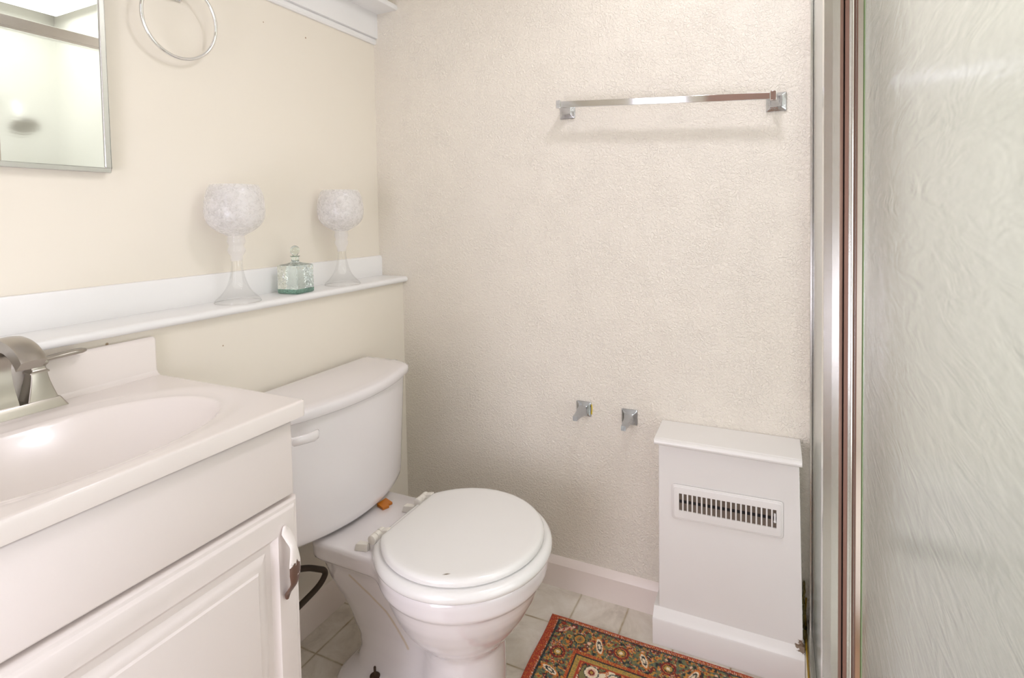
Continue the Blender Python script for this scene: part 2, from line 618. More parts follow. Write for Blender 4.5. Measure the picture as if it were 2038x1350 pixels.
# wall jamb
bm = bmesh.new()
box(bm, 1.3655, 1.3700, -0.030, 0.0, 0.10, 2.06)
box(bm, 1.3800, 1.3845, -0.030, 0.0, 0.10, 2.06)
box(bm, 1.3700, 1.3800, -0.006, 0.0, 0.10, 2.06)
box(bm, 1.3845, 1.4150, -0.020, 0.0, 0.10, 2.06)
finish('wall_jamb', bm, M['satin'], sh, bevel=0.0006, seg=1)
bm = bmesh.new()
box(bm, 1.3722, 1.3778, YA - 0.005, -0.007, 0.112, 2.052)
finish('glass_panel', bm, M['shower_glass'], sh)
# meeting stiles: stepped extrusion (x, y) outline seen end-on
def prism_xy(bm, pts, z0, z1):
    hexa(bm, [(x, y, z0) for x, y in pts], [(x, y, z1) for x, y in pts])
Z0, Z1 = 0.105, 2.055
bm = bmesh.new()
prism_xy(bm, [(1.3545, YA), (1.3545, YA - 0.027), (1.3550, YA - 0.0305), (1.3672, YA - 0.0300), (1.3676, YA - 0.0300), (1.3785, YA - 0.0290), (1.3785, YA)], Z0, Z1)
st = finish('panel_stile', bm, M['satin'], sh, angle=1)
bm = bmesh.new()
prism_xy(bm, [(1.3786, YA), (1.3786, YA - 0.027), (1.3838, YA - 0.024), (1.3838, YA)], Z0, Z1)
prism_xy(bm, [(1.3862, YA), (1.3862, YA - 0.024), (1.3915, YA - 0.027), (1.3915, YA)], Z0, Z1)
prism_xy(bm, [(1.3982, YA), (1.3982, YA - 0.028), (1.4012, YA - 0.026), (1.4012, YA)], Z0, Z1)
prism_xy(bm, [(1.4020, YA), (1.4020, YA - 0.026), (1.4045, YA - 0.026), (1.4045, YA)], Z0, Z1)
finish('brown_strips', bm, M['stile_brown'], sh)  # narrow brown strips between the aluminium stile parts
bm = bmesh.new()
prism_xy(bm, [(1.3839, YA), (1.3839, YA - 0.016), (1.3861, YA - 0.016), (1.3861, YA)], Z0, Z1)
finish('rubber_seal', bm, M['dark_gap'], sh)
bm = bmesh.new()
prism_xy(bm, [(1.3916, YA), (1.3916, YA - 0.0308), (1.3950, YA - 0.0304), (1.3965, YA - 0.0304), (1.3981, YA - 0.0298), (1.3981, YA)], Z0, Z1)
prism_xy(bm, [(1.4013, YA), (1.4013, YA - 0.0285), (1.4019, YA - 0.0285), (1.4019, YA)], Z0, Z1)
prism_xy(bm, [(1.4046, YA), (1.4046, YA - 0.027), (1.4080, YA - 0.0285), (1.4115, YA - 0.030), (1.4115, YA)], Z0, Z1)
prism_xy(bm, [(1.4116, YA + 0.01), (1.4116, YA - 0.022), (1.4265, YA - 0.022), (1.4265, YA + 0.01)], 0.105, 2.055)
finish('panel_stile', bm, M['satin'], sh, angle=1)
bm = bmesh.new()
box(bm, 1.4132, 1.4185, YF + 0.03, YA - 0.0350, 0.112, 2.052)
finish('glass_panel', bm, M['shower_glass'], sh)
bm = bmesh.new()
box(bm, 1.4126, 1.4190, YA - 0.0348, YA - 0.030, 0.112, 2.052)
finish('glass_edge_strip', bm, M['glass_edge'], sh)
bm = bmesh.new()
box(bm, 1.362, 1.432, YF + 0.0, -0.0, 2.062, 2.105)
box(bm, 1.3600, 1.3640, YF + 0.0, 0.0, 2.052, 2.0618)
finish('header_rail', bm, M['satin'], sh, bevel=0.001, seg=1)
bm = bmesh.new()
box(bm, 1.358, 1.430, YF + 0.0, 0.0, 0.092, 0.104)
box(bm, 1.358, 1.362, YF + 0.0, 0.0, 0.104, 0.120)
finish('bottom_track', bm, M['satin'], sh, bevel=0.001, seg=1)
bm = bmesh.new()
box(bm, 1.3515, 1.45, YF, -0.0, 0.0, 0.092)
cb = finish('shower_curb', bm, M['curb'], bevel=0.008, seg=3)
tag(cb, 'cream shower curb under the glass door, beside the white vent cover', 'curb')
bm = bmesh.new()
tube(bm, [(1.3590, -0.0035, 0.17), (1.3565, -0.006, 0.13), (1.3552, -0.03, 0.0950), (1.3550, -0.30, 0.0945), (1.3550, -1.2, 0.0945)], 0.0022, 8)
cs = finish('caulk_bead', bm, M['brass'])
tag(cs, 'yellowed caulk bead running along the foot of the shower frame', 'caulk')
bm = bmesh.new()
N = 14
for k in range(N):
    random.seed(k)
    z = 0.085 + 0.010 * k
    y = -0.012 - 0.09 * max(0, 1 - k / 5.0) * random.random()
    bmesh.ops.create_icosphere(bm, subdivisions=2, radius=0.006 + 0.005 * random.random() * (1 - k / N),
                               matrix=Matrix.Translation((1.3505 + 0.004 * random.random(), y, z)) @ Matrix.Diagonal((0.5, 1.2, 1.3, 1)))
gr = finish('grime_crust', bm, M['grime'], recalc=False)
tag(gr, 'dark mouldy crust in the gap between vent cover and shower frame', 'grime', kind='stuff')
# shower pan
bm = bmesh.new()
box(bm, 1.4505, XS, YF, 0.0, 0.0, 0.05)
box(bm, 1.4505, XS, -0.06, 0.0, 0.05, 0.145)
box(bm, XS - 0.06, XS, YF, -0.06, 0.05, 0.145)
pn = finish('shower_pan', bm, M['pan'], bevel=0.008, seg=3)
tag(pn, 'white shower pan behind the rippled glass', 'shower pan')
struct('wall_shower_lining', [(1.432, XS - 0.001, -0.004, 0.0, 0.1455, H)], M['shower_wall'])

hd = empty('shower_sprayer', (XS, -0.28, 1.735))
tag(hd, 'chrome shower head on its arm inside the shower behind rippled glass', 'shower head')
bm = bmesh.new()
tube(bm, smooth_path([(XS - 0.001, -0.28, 1.90), (XS - 0.10, -0.28, 1.905), (XS - 0.20, -0.28, 1.86), (1.900, -0.28, 1.775)], 6), 0.009, 14)
finish('shower_arm', bm, M['chrome'], hd)
bm = bmesh.new()
lathe(bm, [(0.0, 0.0), (0.055, 0.0), (0.058, 0.006), (0.045, 0.022), (0.018, 0.040), (0.013, 0.055), (0.0, 0.056)], 0, 0, 36, False, False)
bmesh.ops.rotate(bm, verts=bm.verts, cent=(0, 0, 0), matrix=Matrix.Rotation(math.radians(35), 3, 'Y'))
bmesh.ops.translate(bm, verts=bm.verts, vec=(1.862, -0.28, 1.728))
finish('spray_head', bm, M['nickel'], hd)

# ------------------------------------------------------------------ vanity
vc = empty('vanity_cabinet', (0.22, -1.21, 0.0))
tag(vc, 'white painted vanity cabinet under the sink with raised panel door', 'cabinet')
YR, YL = -0.945, -1.495
bm = bmesh.new()
box(bm, 0.001, 0.436, YL, YL + 0.016, 0.0, 0.874)
box(bm, 0.001, 0.436, YR - 0.016, YR, 0.0, 0.874)
box(bm, 0.001, 0.007, YL + 0.016, YR - 0.016, 0.0, 0.874)
box(bm, 0.007, 0.420, YL + 0.016, YR - 0.016, 0.08, 0.096)
box(bm, 0.420, 0.436, YL + 0.016, YR - 0.016, 0.0, 0.10)
box(bm, 0.420, 0.436, YL + 0.016, YR - 0.016, 0.72, 0.874)
box(bm, 0.420, 0.436, YR - 0.05, YR - 0.016, 0.10, 0.72)
box(bm, 0.420, 0.436, YL + 0.016, YL + 0.05, 0.10, 0.72)
finish('cabinet_body', bm, M['cab_paint'], vc, bevel=0.0015)


def panel(bm, prof, y0, y1, z0, z1):
    """raised panel: concentric rectangles inset by d at depth x, in the plane facing +x"""
    rings = []
    for d, x in prof:
        rings.append([(x, y0 + d, z0 + d), (x, y1 - d, z0 + d), (x, y1 - d, z1 - d), (x, y0 + d, z1 - d)])
    loft(bm, rings, True, True)


bm = bmesh.new()
panel(bm, [(0, 0.4365), (0, 0.450), (0.003, 0.4545), (0.006, 0.456)], YL, YR + 0.001, 0.730, 0.873)
finish('drawer_front', bm, M['cab_paint'], vc, angle=35)
bm = bmesh.new()
D0 = 0.4365
panel(bm, [(0, D0), (0, 0.4480), (0.0015, 0.4510), (0.005, 0.4545), (0.010, 0.4560), (0.013, 0.4590), (0.016, 0.4605), (0.052, 0.4605),
           (0.054, 0.4590), (0.058, 0.4530), (0.062, 0.4508), (0.073, 0.4508), (0.077, 0.4530), (0.088, 0.4580), (0.094, 0.4588), (0.097, 0.4618), (0.100, 0.4625)],
      YL, YR + 0.008, 0.030, 0.724)
dr = finish('door', bm, M['cab_paint'], vc, angle=28)


def chipped():
    m = Mat('chipped_white_metal')
    m.set(Roughness=0.35)
    n1 = m.noise(38, 4, 0.6, dist=0.5)
    sp = m.n('ShaderNodeSeparateXYZ'); m.l(m.co(), sp.inputs[0])
    # paint is worn off the lower half of the pull
    wear = m.n('ShaderNodeMapRange')
    wear.inputs['From Min'].default_value = 0.655
    wear.inputs['From Max'].default_value = 0.59
    wear.inputs['To Min'].default_value = -0.25
    wear.inputs['To Max'].default_value = 0.30
    m.l(sp.outputs['Z'], wear.inputs['Value'])
    f = m.ramp(m.math('ADD', n1, wear.outputs[0]), [(0.53, (0, 0, 0, 1)), (0.56, (1, 1, 1, 1))])
    m.l(m.mix(f, lin(236, 228, 222), lin(104, 78, 66)), m.b.inputs['Base Color'])
    m.bump(f, 0.4, 0.001)
    return m.m


hx = 0.461
path = [(hx + 0.0035, -0.977, 0.687), (hx + 0.006, -0.977, 0.676), (hx + 0.016, -0.977, 0.665), (hx + 0.024, -0.977, 0.652), (hx + 0.026, -0.977, 0.625),
        (hx + 0.026, -0.977, 0.605), (hx + 0.023, -0.977, 0.585), (hx + 0.013, -0.977, 0.570), (hx + 0.006, -0.977, 0.561), (hx + 0.0035, -0.977, 0.550)]
wid = [0.003, 0.0100, 0.0095, 0.0075, 0.0125, 0.0125, 0.0085, 0.0085, 0.0080, 0.003]
sp_ = smooth_path(path, 5)
bm = bmesh.new()
rings = []
for i, p in enumerate(sp_):
    t = i / (len(sp_) - 1) * (len(wid) - 1)
    k = min(int(t), len(wid) - 2); w = wid[k] + (wid[k + 1] - wid[k]) * (t - k)
    tg = (sp_[min(i + 1, len(sp_) - 1)] - sp_[max(i - 1, 0)]).normalized()
    nn = tg.cross(Vector((0, 1, 0))).normalized()
    rings.append([p + Vector((0, 1, 0)) * (w * math.cos(a)) + nn * (0.0028 * math.sin(a)) for a in [2 * math.pi * j / 12 for j in range(12)]])
loft(bm, rings)
ph = finish('handle', bm, chipped(), dr)
ph['label'] = 'white painted pull with paint worn off its lower half'
for v in ph.data.vertices: pass

# countertop with integral oval basin
ZC = 0.907
ct = empty('sink_countertop', (0.24, -1.21, 0.876))
tag(ct, 'glossy off-white countertop with moulded oval sink basin on the vanity', 'sink')
CX, CY, AX, AY = 0.268, -1.215, 0.150, 0.232
CY0, CY1 = -1.515, -0.924
bm = bmesh.new()
nx, ny = 110, 150
def top_z(x, y):
    r = math.hypot((x - CX) / AX, (y - CY) / AY)
    rs = (abs((x - CX) / AX) ** 2.2 + abs((y - CY) / AY) ** 2.2) ** (1 / 2.2)
    z = ZC
    # shallow soft dish around the rim then the bowl
    if rs < 1.22:
        t = min(1, (1.22 - rs) / 0.22)
        z -= 0.006 * (t * t * (3 - 2 * t))
    if rs < 1.0:
        t = 1 - rs
        z -= 0.105 * (1 - (1 - min(1, t * 1.05)) ** 2.1)
    # raised front lip
    return z
xs = [0.0205 + (0.4655 - 0.0205) * i / nx for i in range(nx + 1)]
ys = [CY0 + 0.004 + (CY1 - CY0 - 0.008) * j / ny for j in range(ny + 1)]
g = [[bm.verts.new((x, y, top_z(x, y))) for y in ys] for x in xs]
for i in range(nx):
    for j in range(ny):
        bm.faces.new((g[i][j], g[i + 1][j], g[i + 1][j + 1], g[i][j + 1]))
# rounded edge skirt along front and both ends
def rim(off, z):
    a = [(x, ys[0] - off, z) for x in xs]
    b = [(xs[-1] + off, y, z) for y in ys]
    c = [(x, ys[-1] + off, z) for x in reversed(xs)]
    return a + b + c
r0 = [g[i][0] for i in range(nx + 1)] + [g[nx][j] for j in range(ny + 1)] + [g[i][ny] for i in reversed(range(nx + 1))]
prev = r0
for off, z in ((0.002, ZC - 0.0005), (0.0035, ZC - 0.002), (0.004, ZC - 0.005), (0.004, ZC - 0.028), (0.003, ZC - 0.031)):
    cur = [bm.verts.new(p) for p in rim(off, z)]
    for i in range(len(cur) - 1):
        try: bm.faces.new((prev[i], cur[i], cur[i + 1], prev[i + 1]))
        except ValueError: pass
    prev = cur
finish('countertop', bm, M['counter'], ct, angle=50)
# backsplash
bm = bmesh.new()
pr = [(0.001, 0.876), (0.0205, 0.876), (0.0205, ZC + 0.0), (0.0215, ZC + 0.006), (0.020, ZC + 0.012), (0.019, ZC + 0.078), (0.017, ZC + 0.083), (0.013, ZC + 0.085), (0.001, ZC + 0.085)]
loft(bm, [[(u, a, z) for u, z in pr] for a in (CY0 + 0.004, CY1 - 0.002)])
bs = finish('backsplash', bm, M['counter'], ct, bevel=0.004, seg=3, angle=50)
# cove between splash and deck
bm = bmesh.new()
pr = [(0.0190, ZC + 0.014), (0.0208, ZC + 0.009), (0.0245, ZC + 0.004), (0.031, ZC + 0.0006), (0.031, ZC - 0.002), (0.019, ZC - 0.002)]
loft(bm, [[(u, a, z) for u, z in pr] for a in (CY0 + 0.006, CY1 - 0.004)])
finish('splash_cove', bm, M['counter'], ct, angle=60)
bm = bmesh.new()
lathe(bm, [(0.0, ZC - 0.1095), (0.012, ZC - 0.1095), (0.020, ZC - 0.109), (0.023, ZC - 0.1110), (0.023, ZC - 0.1145)], CX, CY, 32, False, False)
finish('drain', bm, M['nickel'], ct)

# ------------------------------------------------------------------ faucet
fa = empty('faucet', (0.045, -1.207, ZC))
tag(fa, 'brushed nickel two-handle bathroom faucet standing on the sink deck', 'faucet')
FY = -1.207


def frus(bm, levels, cx, cy):
    """stack of rectangles (z, hx, hy, r)"""
    rings = []
    for z, hx, hy, r in levels:
        ring = []
        for sx, sy, a0 in ((1, -1, -90), (1, 1, 0), (-1, 1, 90), (-1, -1, 180)):
            for k in range(5):
                a = math.radians(a0 + 90 * k / 4)
                ring.append((cx + sx * (hx - r) + r * math.cos(a), cy + sy * (hy - r) + r * math.sin(a), z))
        rings.append(ring)
    loft(bm, rings)


bm = bmesh.new()
frus(bm, [(ZC + 0.0002, 0.031, 0.0885, 0.003), (ZC + 0.003, 0.030, 0.087, 0.003), (ZC + 0.011, 0.0265, 0.083, 0.003), (ZC + 0.0165, 0.0245, 0.080, 0.003), (ZC + 0.018, 0.0235, 0.079, 0.003)], 0.036, FY)
finish('base_plate', bm, M['nickel'], fa, angle=35)
# spout: rectangular section swept along an arch
cen = [(0.036, 0.922), (0.030, 0.945), (0.026, 0.968), (0.025, 0.990), (0.029, 1.010), (0.040, 1.027), (0.058, 1.038), (0.080, 1.043), (0.103, 1.041), (0.124, 1.034), (0.141, 1.023), (0.150, 1.013)]
th = [0.0175, 0.0145, 0.0125, 0.0115, 0.0110, 0.0110, 0.0110, 0.0110, 0.0115, 0.0125, 0.0135, 0.0140]
wy = [0.0195, 0.0180, 0.0170, 0.0165, 0.0165, 0.0168, 0.0170, 0.0172, 0.0175, 0.0178, 0.0180, 0.0180]
cp = smooth_path([(x, 0, z) for x, z in cen], 4)
bm = bmesh.new(); rings = []
for i, p in enumerate(cp):
    t = i / (len(cp) - 1) * (len(th) - 1); k = min(int(t), len(th) - 2); f = t - k
    a = th[k] + (th[k + 1] - th[k]) * f; w = wy[k] + (wy[k + 1] - wy[k]) * f
    tg = (cp[min(i + 1, len(cp) - 1)] - cp[max(i - 1, 0)]).normalized()
    if i == 0: tg = Vector((0, 0, 1))
    n = Vector((tg.z, 0, -tg.x))   # points to the front / underside of the arch
    ring = []
    # crown (top) slightly arched across y
    for sy, sn in ((-1, 1), (1, 1), (1, -1), (-1, -1)):
        pass
    pts = [(-w, a), (-w * 0.5, a * 1.0), (0, a), (w * 0.5, a), (w, a), (w, -a * 0.75), (w * 0.75, -a), (w * 0.4, -a * 1.10), (0, -a * 1.15), (-w * 0.4, -a * 1.10), (-w * 0.75, -a), (-w, -a * 0.75)]
    for py, pn_ in pts:
        ring.append((p.x + n.x * pn_, FY + py, p.z + n.z * pn_))
    rings.append(ring)
loft(bm, rings)
finish('spout', bm, M['nickel'], fa, bevel=0.0012, seg=2, angle=38)
for sgn in (1, -1):
    hy = FY + sgn * 0.0535
    bm = bmesh.new()
    lv = [(ZC + 0.0181, 0.0235, 0.0235, 0.003), (ZC + 0.022, 0.0222, 0.0222, 0.003), (ZC + 0.034, 0.0190, 0.0190, 0.003), (ZC + 0.048, 0.0155, 0.0155, 0.0025), (ZC + 0.060, 0.0132, 0.0132, 0.002),
          (ZC + 0.066, 0.0126, 0.0126, 0.002), (ZC + 0.0665, 0.0150, 0.0150, 0.002), (ZC + 0.069, 0.0150, 0.0150, 0.002), (ZC + 0.071, 0.0128, 0.0128, 0.002), (ZC + 0.074, 0.0112, 0.0112, 0.002),
          (ZC + 0.078, 0.0112, 0.0112, 0.002), (ZC + 0.081, 0.0135, 0.0135, 0.002), (ZC + 0.084, 0.0150, 0.0150, 0.002), (ZC + 0.088, 0.0140, 0.0140, 0.002)]
    frus(bm, lv, 0.034, hy)
    h = finish('handle', bm, M['nickel'], fa, angle=30)
    bm = bmesh.new(); rings = []
    L = [(-0.020, 0.0850, 0.013, 0.0035), (0.0, 0.0875, 0.0135, 0.004), (0.020, 0.0885, 0.0095, 0.0045), (0.040, 0.0895, 0.0085, 0.0052), (0.060, 0.0905, 0.0095, 0.0056), (0.074, 0.0905, 0.0090, 0.0052), (0.081, 0.0905, 0.0055, 0.0035), (0.083, 0.0903, 0.001, 0.0008)]
    for dy, dz, w, t in L:
        rings.append([(0.034 + w * math.cos(a), hy + sgn * dy, ZC + dz + t * math.sin(a)) for a in [2 * math.pi * j / 16 for j in range(16)]])
    loft(bm, rings)
    finish('lever', bm, M['nickel'], h, angle=60)

# ------------------------------------------------------------------ medicine cabinet mirror
mc = empty('mirror_cabinet', (-0.096, -1.2, 1.36))
tag(mc, 'wall mirror with thin steel frame above the sink', 'mirror')
MY0, MY1, MZ0, MZ1 = -1.44, -0.946, 1.363, 2.0255 - 0.115
bm = bmesh.new()
box(bm, XU, -0.092, MY0 + 0.004, MY1 - 0.004, MZ0 + 0.004, MZ1 - 0.004)
finish('cabinet_back', bm, M['steel_frame'], mc)
bm = bmesh.new()
fw = 0.0115
for b in ((MY0, MY1, MZ0, MZ0 + fw), (MY0, MY1, MZ1 - fw, MZ1), (MY0, MY0 + fw, MZ0 + fw, MZ1 - fw), (MY1 - fw, MY1, MZ0 + fw, MZ1 - fw)):
    box(bm, -0.098, -0.0860, b[0], b[1], b[2], b[3])
finish('frame', bm, M['steel_frame'], mc, bevel=0.0015, seg=2)
bm = bmesh.new()
box(bm, -0.0919, -0.0895, MY0 + fw - 0.001, MY1 - fw + 0.001, MZ0 + fw - 0.001, MZ1 - fw + 0.001)
finish('mirror_pane', bm, M['mirror'], mc)

# ------------------------------------------------------------------ towel ring
tr = empty('towel_ring', (XU, -0.785, 1.76))
tag(tr, 'round chrome towel ring hanging on the wall right of the mirror', 'towel ring')
bm = bmesh.new()
rr, cyr, czr = 0.0945, -0.783, 1.7565
ring_pts = [(-0.066 + 0.010 * math.sin(2 * math.pi * i / 72), cyr + rr * math.cos(2 * math.pi * i / 72), czr + rr * math.sin(2 * math.pi * i / 72)) for i in range(72)]
tube(bm, ring_pts, 0.0042, 12, close=True)
finish('ring', bm, M['chrome'], tr)
bm = bmesh.new()
frus(bm, [(0.0, 0.0235, 0.0235, 0.004), (0.006, 0.0235, 0.0235, 0.004), (0.011, 0.019, 0.019, 0.004), (0.028, 0.011, 0.011, 0.003), (0.046, 0.0095, 0.0095, 0.002), (0.052, 0.0095, 0.0095, 0.002)], 0, 0)
bmesh.ops.rotate(bm, verts=bm.verts, cent=(0, 0, 0), matrix=Matrix.Rotation(math.radians(90), 3, 'Y'))
bmesh.ops.translate(bm, verts=bm.verts, vec=(XU, -0.778, 1.8375))
finish('mount', bm, M['chrome'], tr, angle=30)

# ------------------------------------------------------------------ goblets and decanter on the ledge
ZL = 1.0302


def goblet(cx, cy, label):
    root = empty('glass_goblet', (cx, cy, ZL))
    tag(root, label, 'candle holder', 'tall crackle-glass goblets on the ledge')
    s = 0.322 / 1210.0
    kr = 0.000222

    def z_of(py): return ZL + (1262 - py) * 0.000266
    bowl = [(75, 262), (110, 288), (150, 306), (220, 325), (300, 334), (360, 333), (420, 320), (470, 290), (510, 245), (545, 185), (570, 130), (585, 100)]
    prof = [(r * kr, z_of(p)) for p, r in bowl]
    inner = [(max(r - 0.0022, 0.001), z + 0.0006) for r, z in prof]
    bm = bmesh.new()
    ps = smooth_path([(r, 0, z) for r, z in prof], 3)
    pi = smooth_path([(r, 0, z) for r, z in inner], 3)
    lathe(bm, [(p.x, p.z) for p in ps], cx, cy, 64, False, False)
    finish('bowl', bm, M['crackle'], root, angle=60)
    kn = [(584, 99), (600, 92), (615, 96), (635, 103), (655, 102), (672, 92), (684, 84), (698, 88), (720, 100), (742, 102), (762, 92), (782, 76), (800, 68), (835, 66), (842, 62)]
    bm = bmesh.new()
    lathe(bm, [(r * kr, z_of(p)) for p, r in kn], cx, cy, 48, True, True)
    finish('knop', bm, M['knop'], root, angle=60)
    ft = [(843, 62), (900, 66), (960, 76), (1020, 92), (1080, 116), (1130, 145), (1180, 190), (1210, 228), (1235, 258), (1252, 264), (1261, 266)]
    p2 = smooth_path([(r * kr * 0.97, 0, z_of(p)) for p, r in ft], 3)
    bm = bmesh.new()
    lathe(bm, [(p.x, p.z) for p in p2], cx, cy, 64, False, False)
    f = finish('foot', bm, M['clear'], root, angle=60)
    bm = bmesh.new()
    tube(bm, [(cx + 0.0572 * math.cos(a), cy + 0.0572 * math.sin(a), ZL + 0.0012) for a in [2 * math.pi * i / 64 for i in range(64)]], 0.0011, 8, close=True)
    finish('foot_rim', bm, M['clear'], root)
    return root


goblet(-0.032, -0.677, 'tall frosted crackle glass goblet nearer the mirror, left of the green bottle')
goblet(-0.032, -0.283, 'tall frosted crackle glass goblet near the corner, right of the green bottle')

dc = empty('glass_decanter', (-0.030, -0.480, ZL))
tag(dc, 'small square pale green hammered glass bottle with round stopper on the ledge', 'bottle')


def rsq(h, r, ang, cx, cy, z, n=5):
    out = []
    for q in range(4):
        a0 = math.radians(90 * q)
        mx, my = (h - r) * (1 if q in (0, 3) else -1), (h - r) * (1 if q in (0, 1) else -1)
        for k in range(n):
            a = a0 + math.radians(90) * k / (n - 1)
            x, y = mx + r * math.cos(a), my + r * math.sin(a)
            out.append((cx + x * math.cos(ang) - y * math.sin(ang), cy + x * math.sin(ang) + y * math.cos(ang), z))
    return out


dx_, dy_, da = -0.032, -0.480, math.radians(6)
HS = 0.0375
bm = bmesh.new()
loft(bm, [rsq(h, r, da, dx_, dy_, ZL + z) for z, h, r in ((0.0002, HS - 0.003, 0.004), (0.002, HS - 0.0005, 0.004), (0.0135, HS, 0.004))])
finish('thick_base', bm, M['green_glass_thick'], dc, angle=40)
bm = bmesh.new()
outer = [(0.0137, HS, 0.004), (0.05, HS - 0.0008, 0.004), (0.080, HS, 0.004), (0.0835, HS - 0.001, 0.004), (0.0855, HS - 0.006, 0.006), (0.089, 0.020, 0.015), (0.092, 0.0125, 0.0118), (0.096, 0.0108, 0.0104), (0.106, 0.0105, 0.0101), (0.1085, 0.0108, 0.0104)]
lv = []
for a, b in zip(outer, outer[1:]):
    k = max(1, int((b[0] - a[0]) / 0.0014)) if b[0] < 0.084 else 3
    for q in range(k):
        lv.append(tuple(a[i] + (b[i] - a[i]) * q / k for i in range(3)))
lv.append(outer[-1])
rings = []
for z, h, r in lv:
    base = rsq(h, r, da, dx_, dy_, ZL + z)
    n_ = len(base); ring = []
    for i_ in range(n_):
        p, q = Vector(base[i_]), Vector(base[(i_ + 1) % n_])
        m_ = 24 if i_ % 5 == 4 else 1
        for t in range(m_):
            v = p.lerp(q, t / m_)
            d = Vector((v.x - dx_, v.y - dy_, 0)).normalized()
            amp = 0.0011 if z < 0.082 else 0.0
            w = noise.noise(v * 190) + 0.6 * noise.noise(v * 420 + Vector((3, 1, 7)))
            ring.append(v + d * (amp * (w - 0.35)))
    rings.append(ring)
loft(bm, rings, True, True)
finish('bottle_body', bm, M['green_glass'], dc, angle=60)
bm = bmesh.new()
lathe(bm, [(0.0, ZL + 0.1087), (0.0135, ZL + 0.1087), (0.0145, ZL + 0.1095), (0.0135, ZL + 0.1105), (0.0, ZL + 0.1105)], dx_, dy_, 32, False, False)
lip = finish('bottle_lip', bm, M['green_glass_thick'], dc)
bm = bmesh.new()
lathe(bm, [(0.0, ZL + 0.1107), (0.006, ZL + 0.1107), (0.0065, ZL + 0.113), (0.0100, ZL + 0.117), (0.0130, ZL + 0.122), (0.0140, ZL + 0.128), (0.0128, ZL + 0.134), (0.0095, ZL + 0.1385), (0.005, ZL + 0.141), (0.0, ZL + 0.1415)], dx_, dy_, 32, False, False)
finish('stopper', bm, M['stopper_glass'], dc)

# ------------------------------------------------------------------ towel bar and paper holder posts
def wall_post(bm, bx, bz, tx, tz, ty, hb, ht, zr=1.0):
    """square rose on the back wall flaring into an arm ending at (tx, ty, tz)"""
    def sq(cx, cz, y, hx, hz, r=0.002):
        out = []
        for sx, sz, a0 in ((1, -1, -90), (1, 1, 0), (-1, 1, 90), (-1, -1, 180)):
            for k in range(3):
                a = math.radians(a0 + 90 * k / 2)
                out.append((cx + sx * (hx - r) + r * math.cos(a), y, cz + sz * (hz - r) + r * math.sin(a)))
        return out
    rings = [sq(bx, bz, -0.0005, hb, hb * zr), sq(bx, bz, -0.005, hb, hb * zr), sq(bx, bz, -0.0075, hb * 0.93, hb * 0.93 * zr)]
    for s, w in ((0.15, 0.62), (0.21, 0.44), (0.38, 0.28), (0.60, 0.13), (0.85, 0.03), (1.0, 0.0)):
        h = ht + (hb * 0.85 - ht) * w
        y = -0.0075 + (ty + 0.0075) * (s - 0.1) / 0.9
        cx = bx + (tx - bx) * s; cz = bz + (tz - bz) * s
        rings.append(sq(cx, cz, y, h, h * 1.05))
    loft(bm, rings)


tb = empty('towel_bar', (0.98, 0.0, 1.56))
tag(tb, 'long square chrome towel bar mounted on the textured back wall', 'towel bar')
M['chrome_worn'] = simple('worn_chrome', (0.62, 0.63, 0.66, 1), 0.18, 1.0, bump=0.5, bscale=120)
for bx, bz, tx, tz in ((0.675, 1.5855, 0.670, 1.5955), (1.284, 1.550, 1.2765, 1.556)):
    bm = bmesh.new()
    wall_post(bm, bx, bz, tx, tz, -0.0655, 0.0255, 0.0072)
    finish('bar_post', bm, M['chrome_worn'], tb, angle=30)
    bm = bmesh.new()
    box(bm, tx - 0.0075, tx + 0.0075, -0.0752, -0.0657, tz - 0.0125, tz + 0.0125)
    finish('end_block', bm, M['chrome'], tb, bevel=0.001)
bm = bmesh.new()
hexa(bm, [(0.6777, -0.073, 1.5845), (0.6777, -0.062, 1.5845), (0.6777, -0.062, 1.6040), (0.6777, -0.073, 1.6040)],
     [(1.2688, -0.073, 1.5470), (1.2688, -0.062, 1.5470), (1.2688, -0.062, 1.5655), (1.2688, -0.073, 1.5655)])
finish('bar', bm, M['chrome'], tb, bevel=0.001)

for bx, bz, tx, tz, lab in ((0.7165, 0.617, 0.7095, 0.6060, 'left chrome toilet paper holder post with a smear of yellow glue at its edge'),
                            (0.867, 0.611, 0.8640, 0.5985, 'right chrome toilet paper holder post, nearer the white vent cover')):
    o = empty('paper_holder_post', (bx, 0, bz - 0.024))
    tag(o, lab, 'toilet paper holder', 'chrome paper holder posts on the back wall')
    bm = bmesh.new()
    wall_post(bm, bx, bz, tx, tz, -0.071, 0.0245, 0.0072, 0.98)
    finish('post', bm, M['chrome_grey'], o, angle=30)
    if bx < 0.8:
        bm = bmesh.new()
        tube(bm, smooth_path([(bx + 0.0262, -0.0012, bz + 0.016), (bx + 0.0272, -0.0014, bz + 0.004), (bx + 0.0262, -0.0014, bz - 0.010), (bx + 0.0255, -0.0012, bz - 0.016)], 4), 0.0016, 8)
        g_ = finish('glue_smear', bm, simple('yellow_glue', lin(235, 205, 50), 0.5), o)
        g_['label'] = 'yellow glue smear'

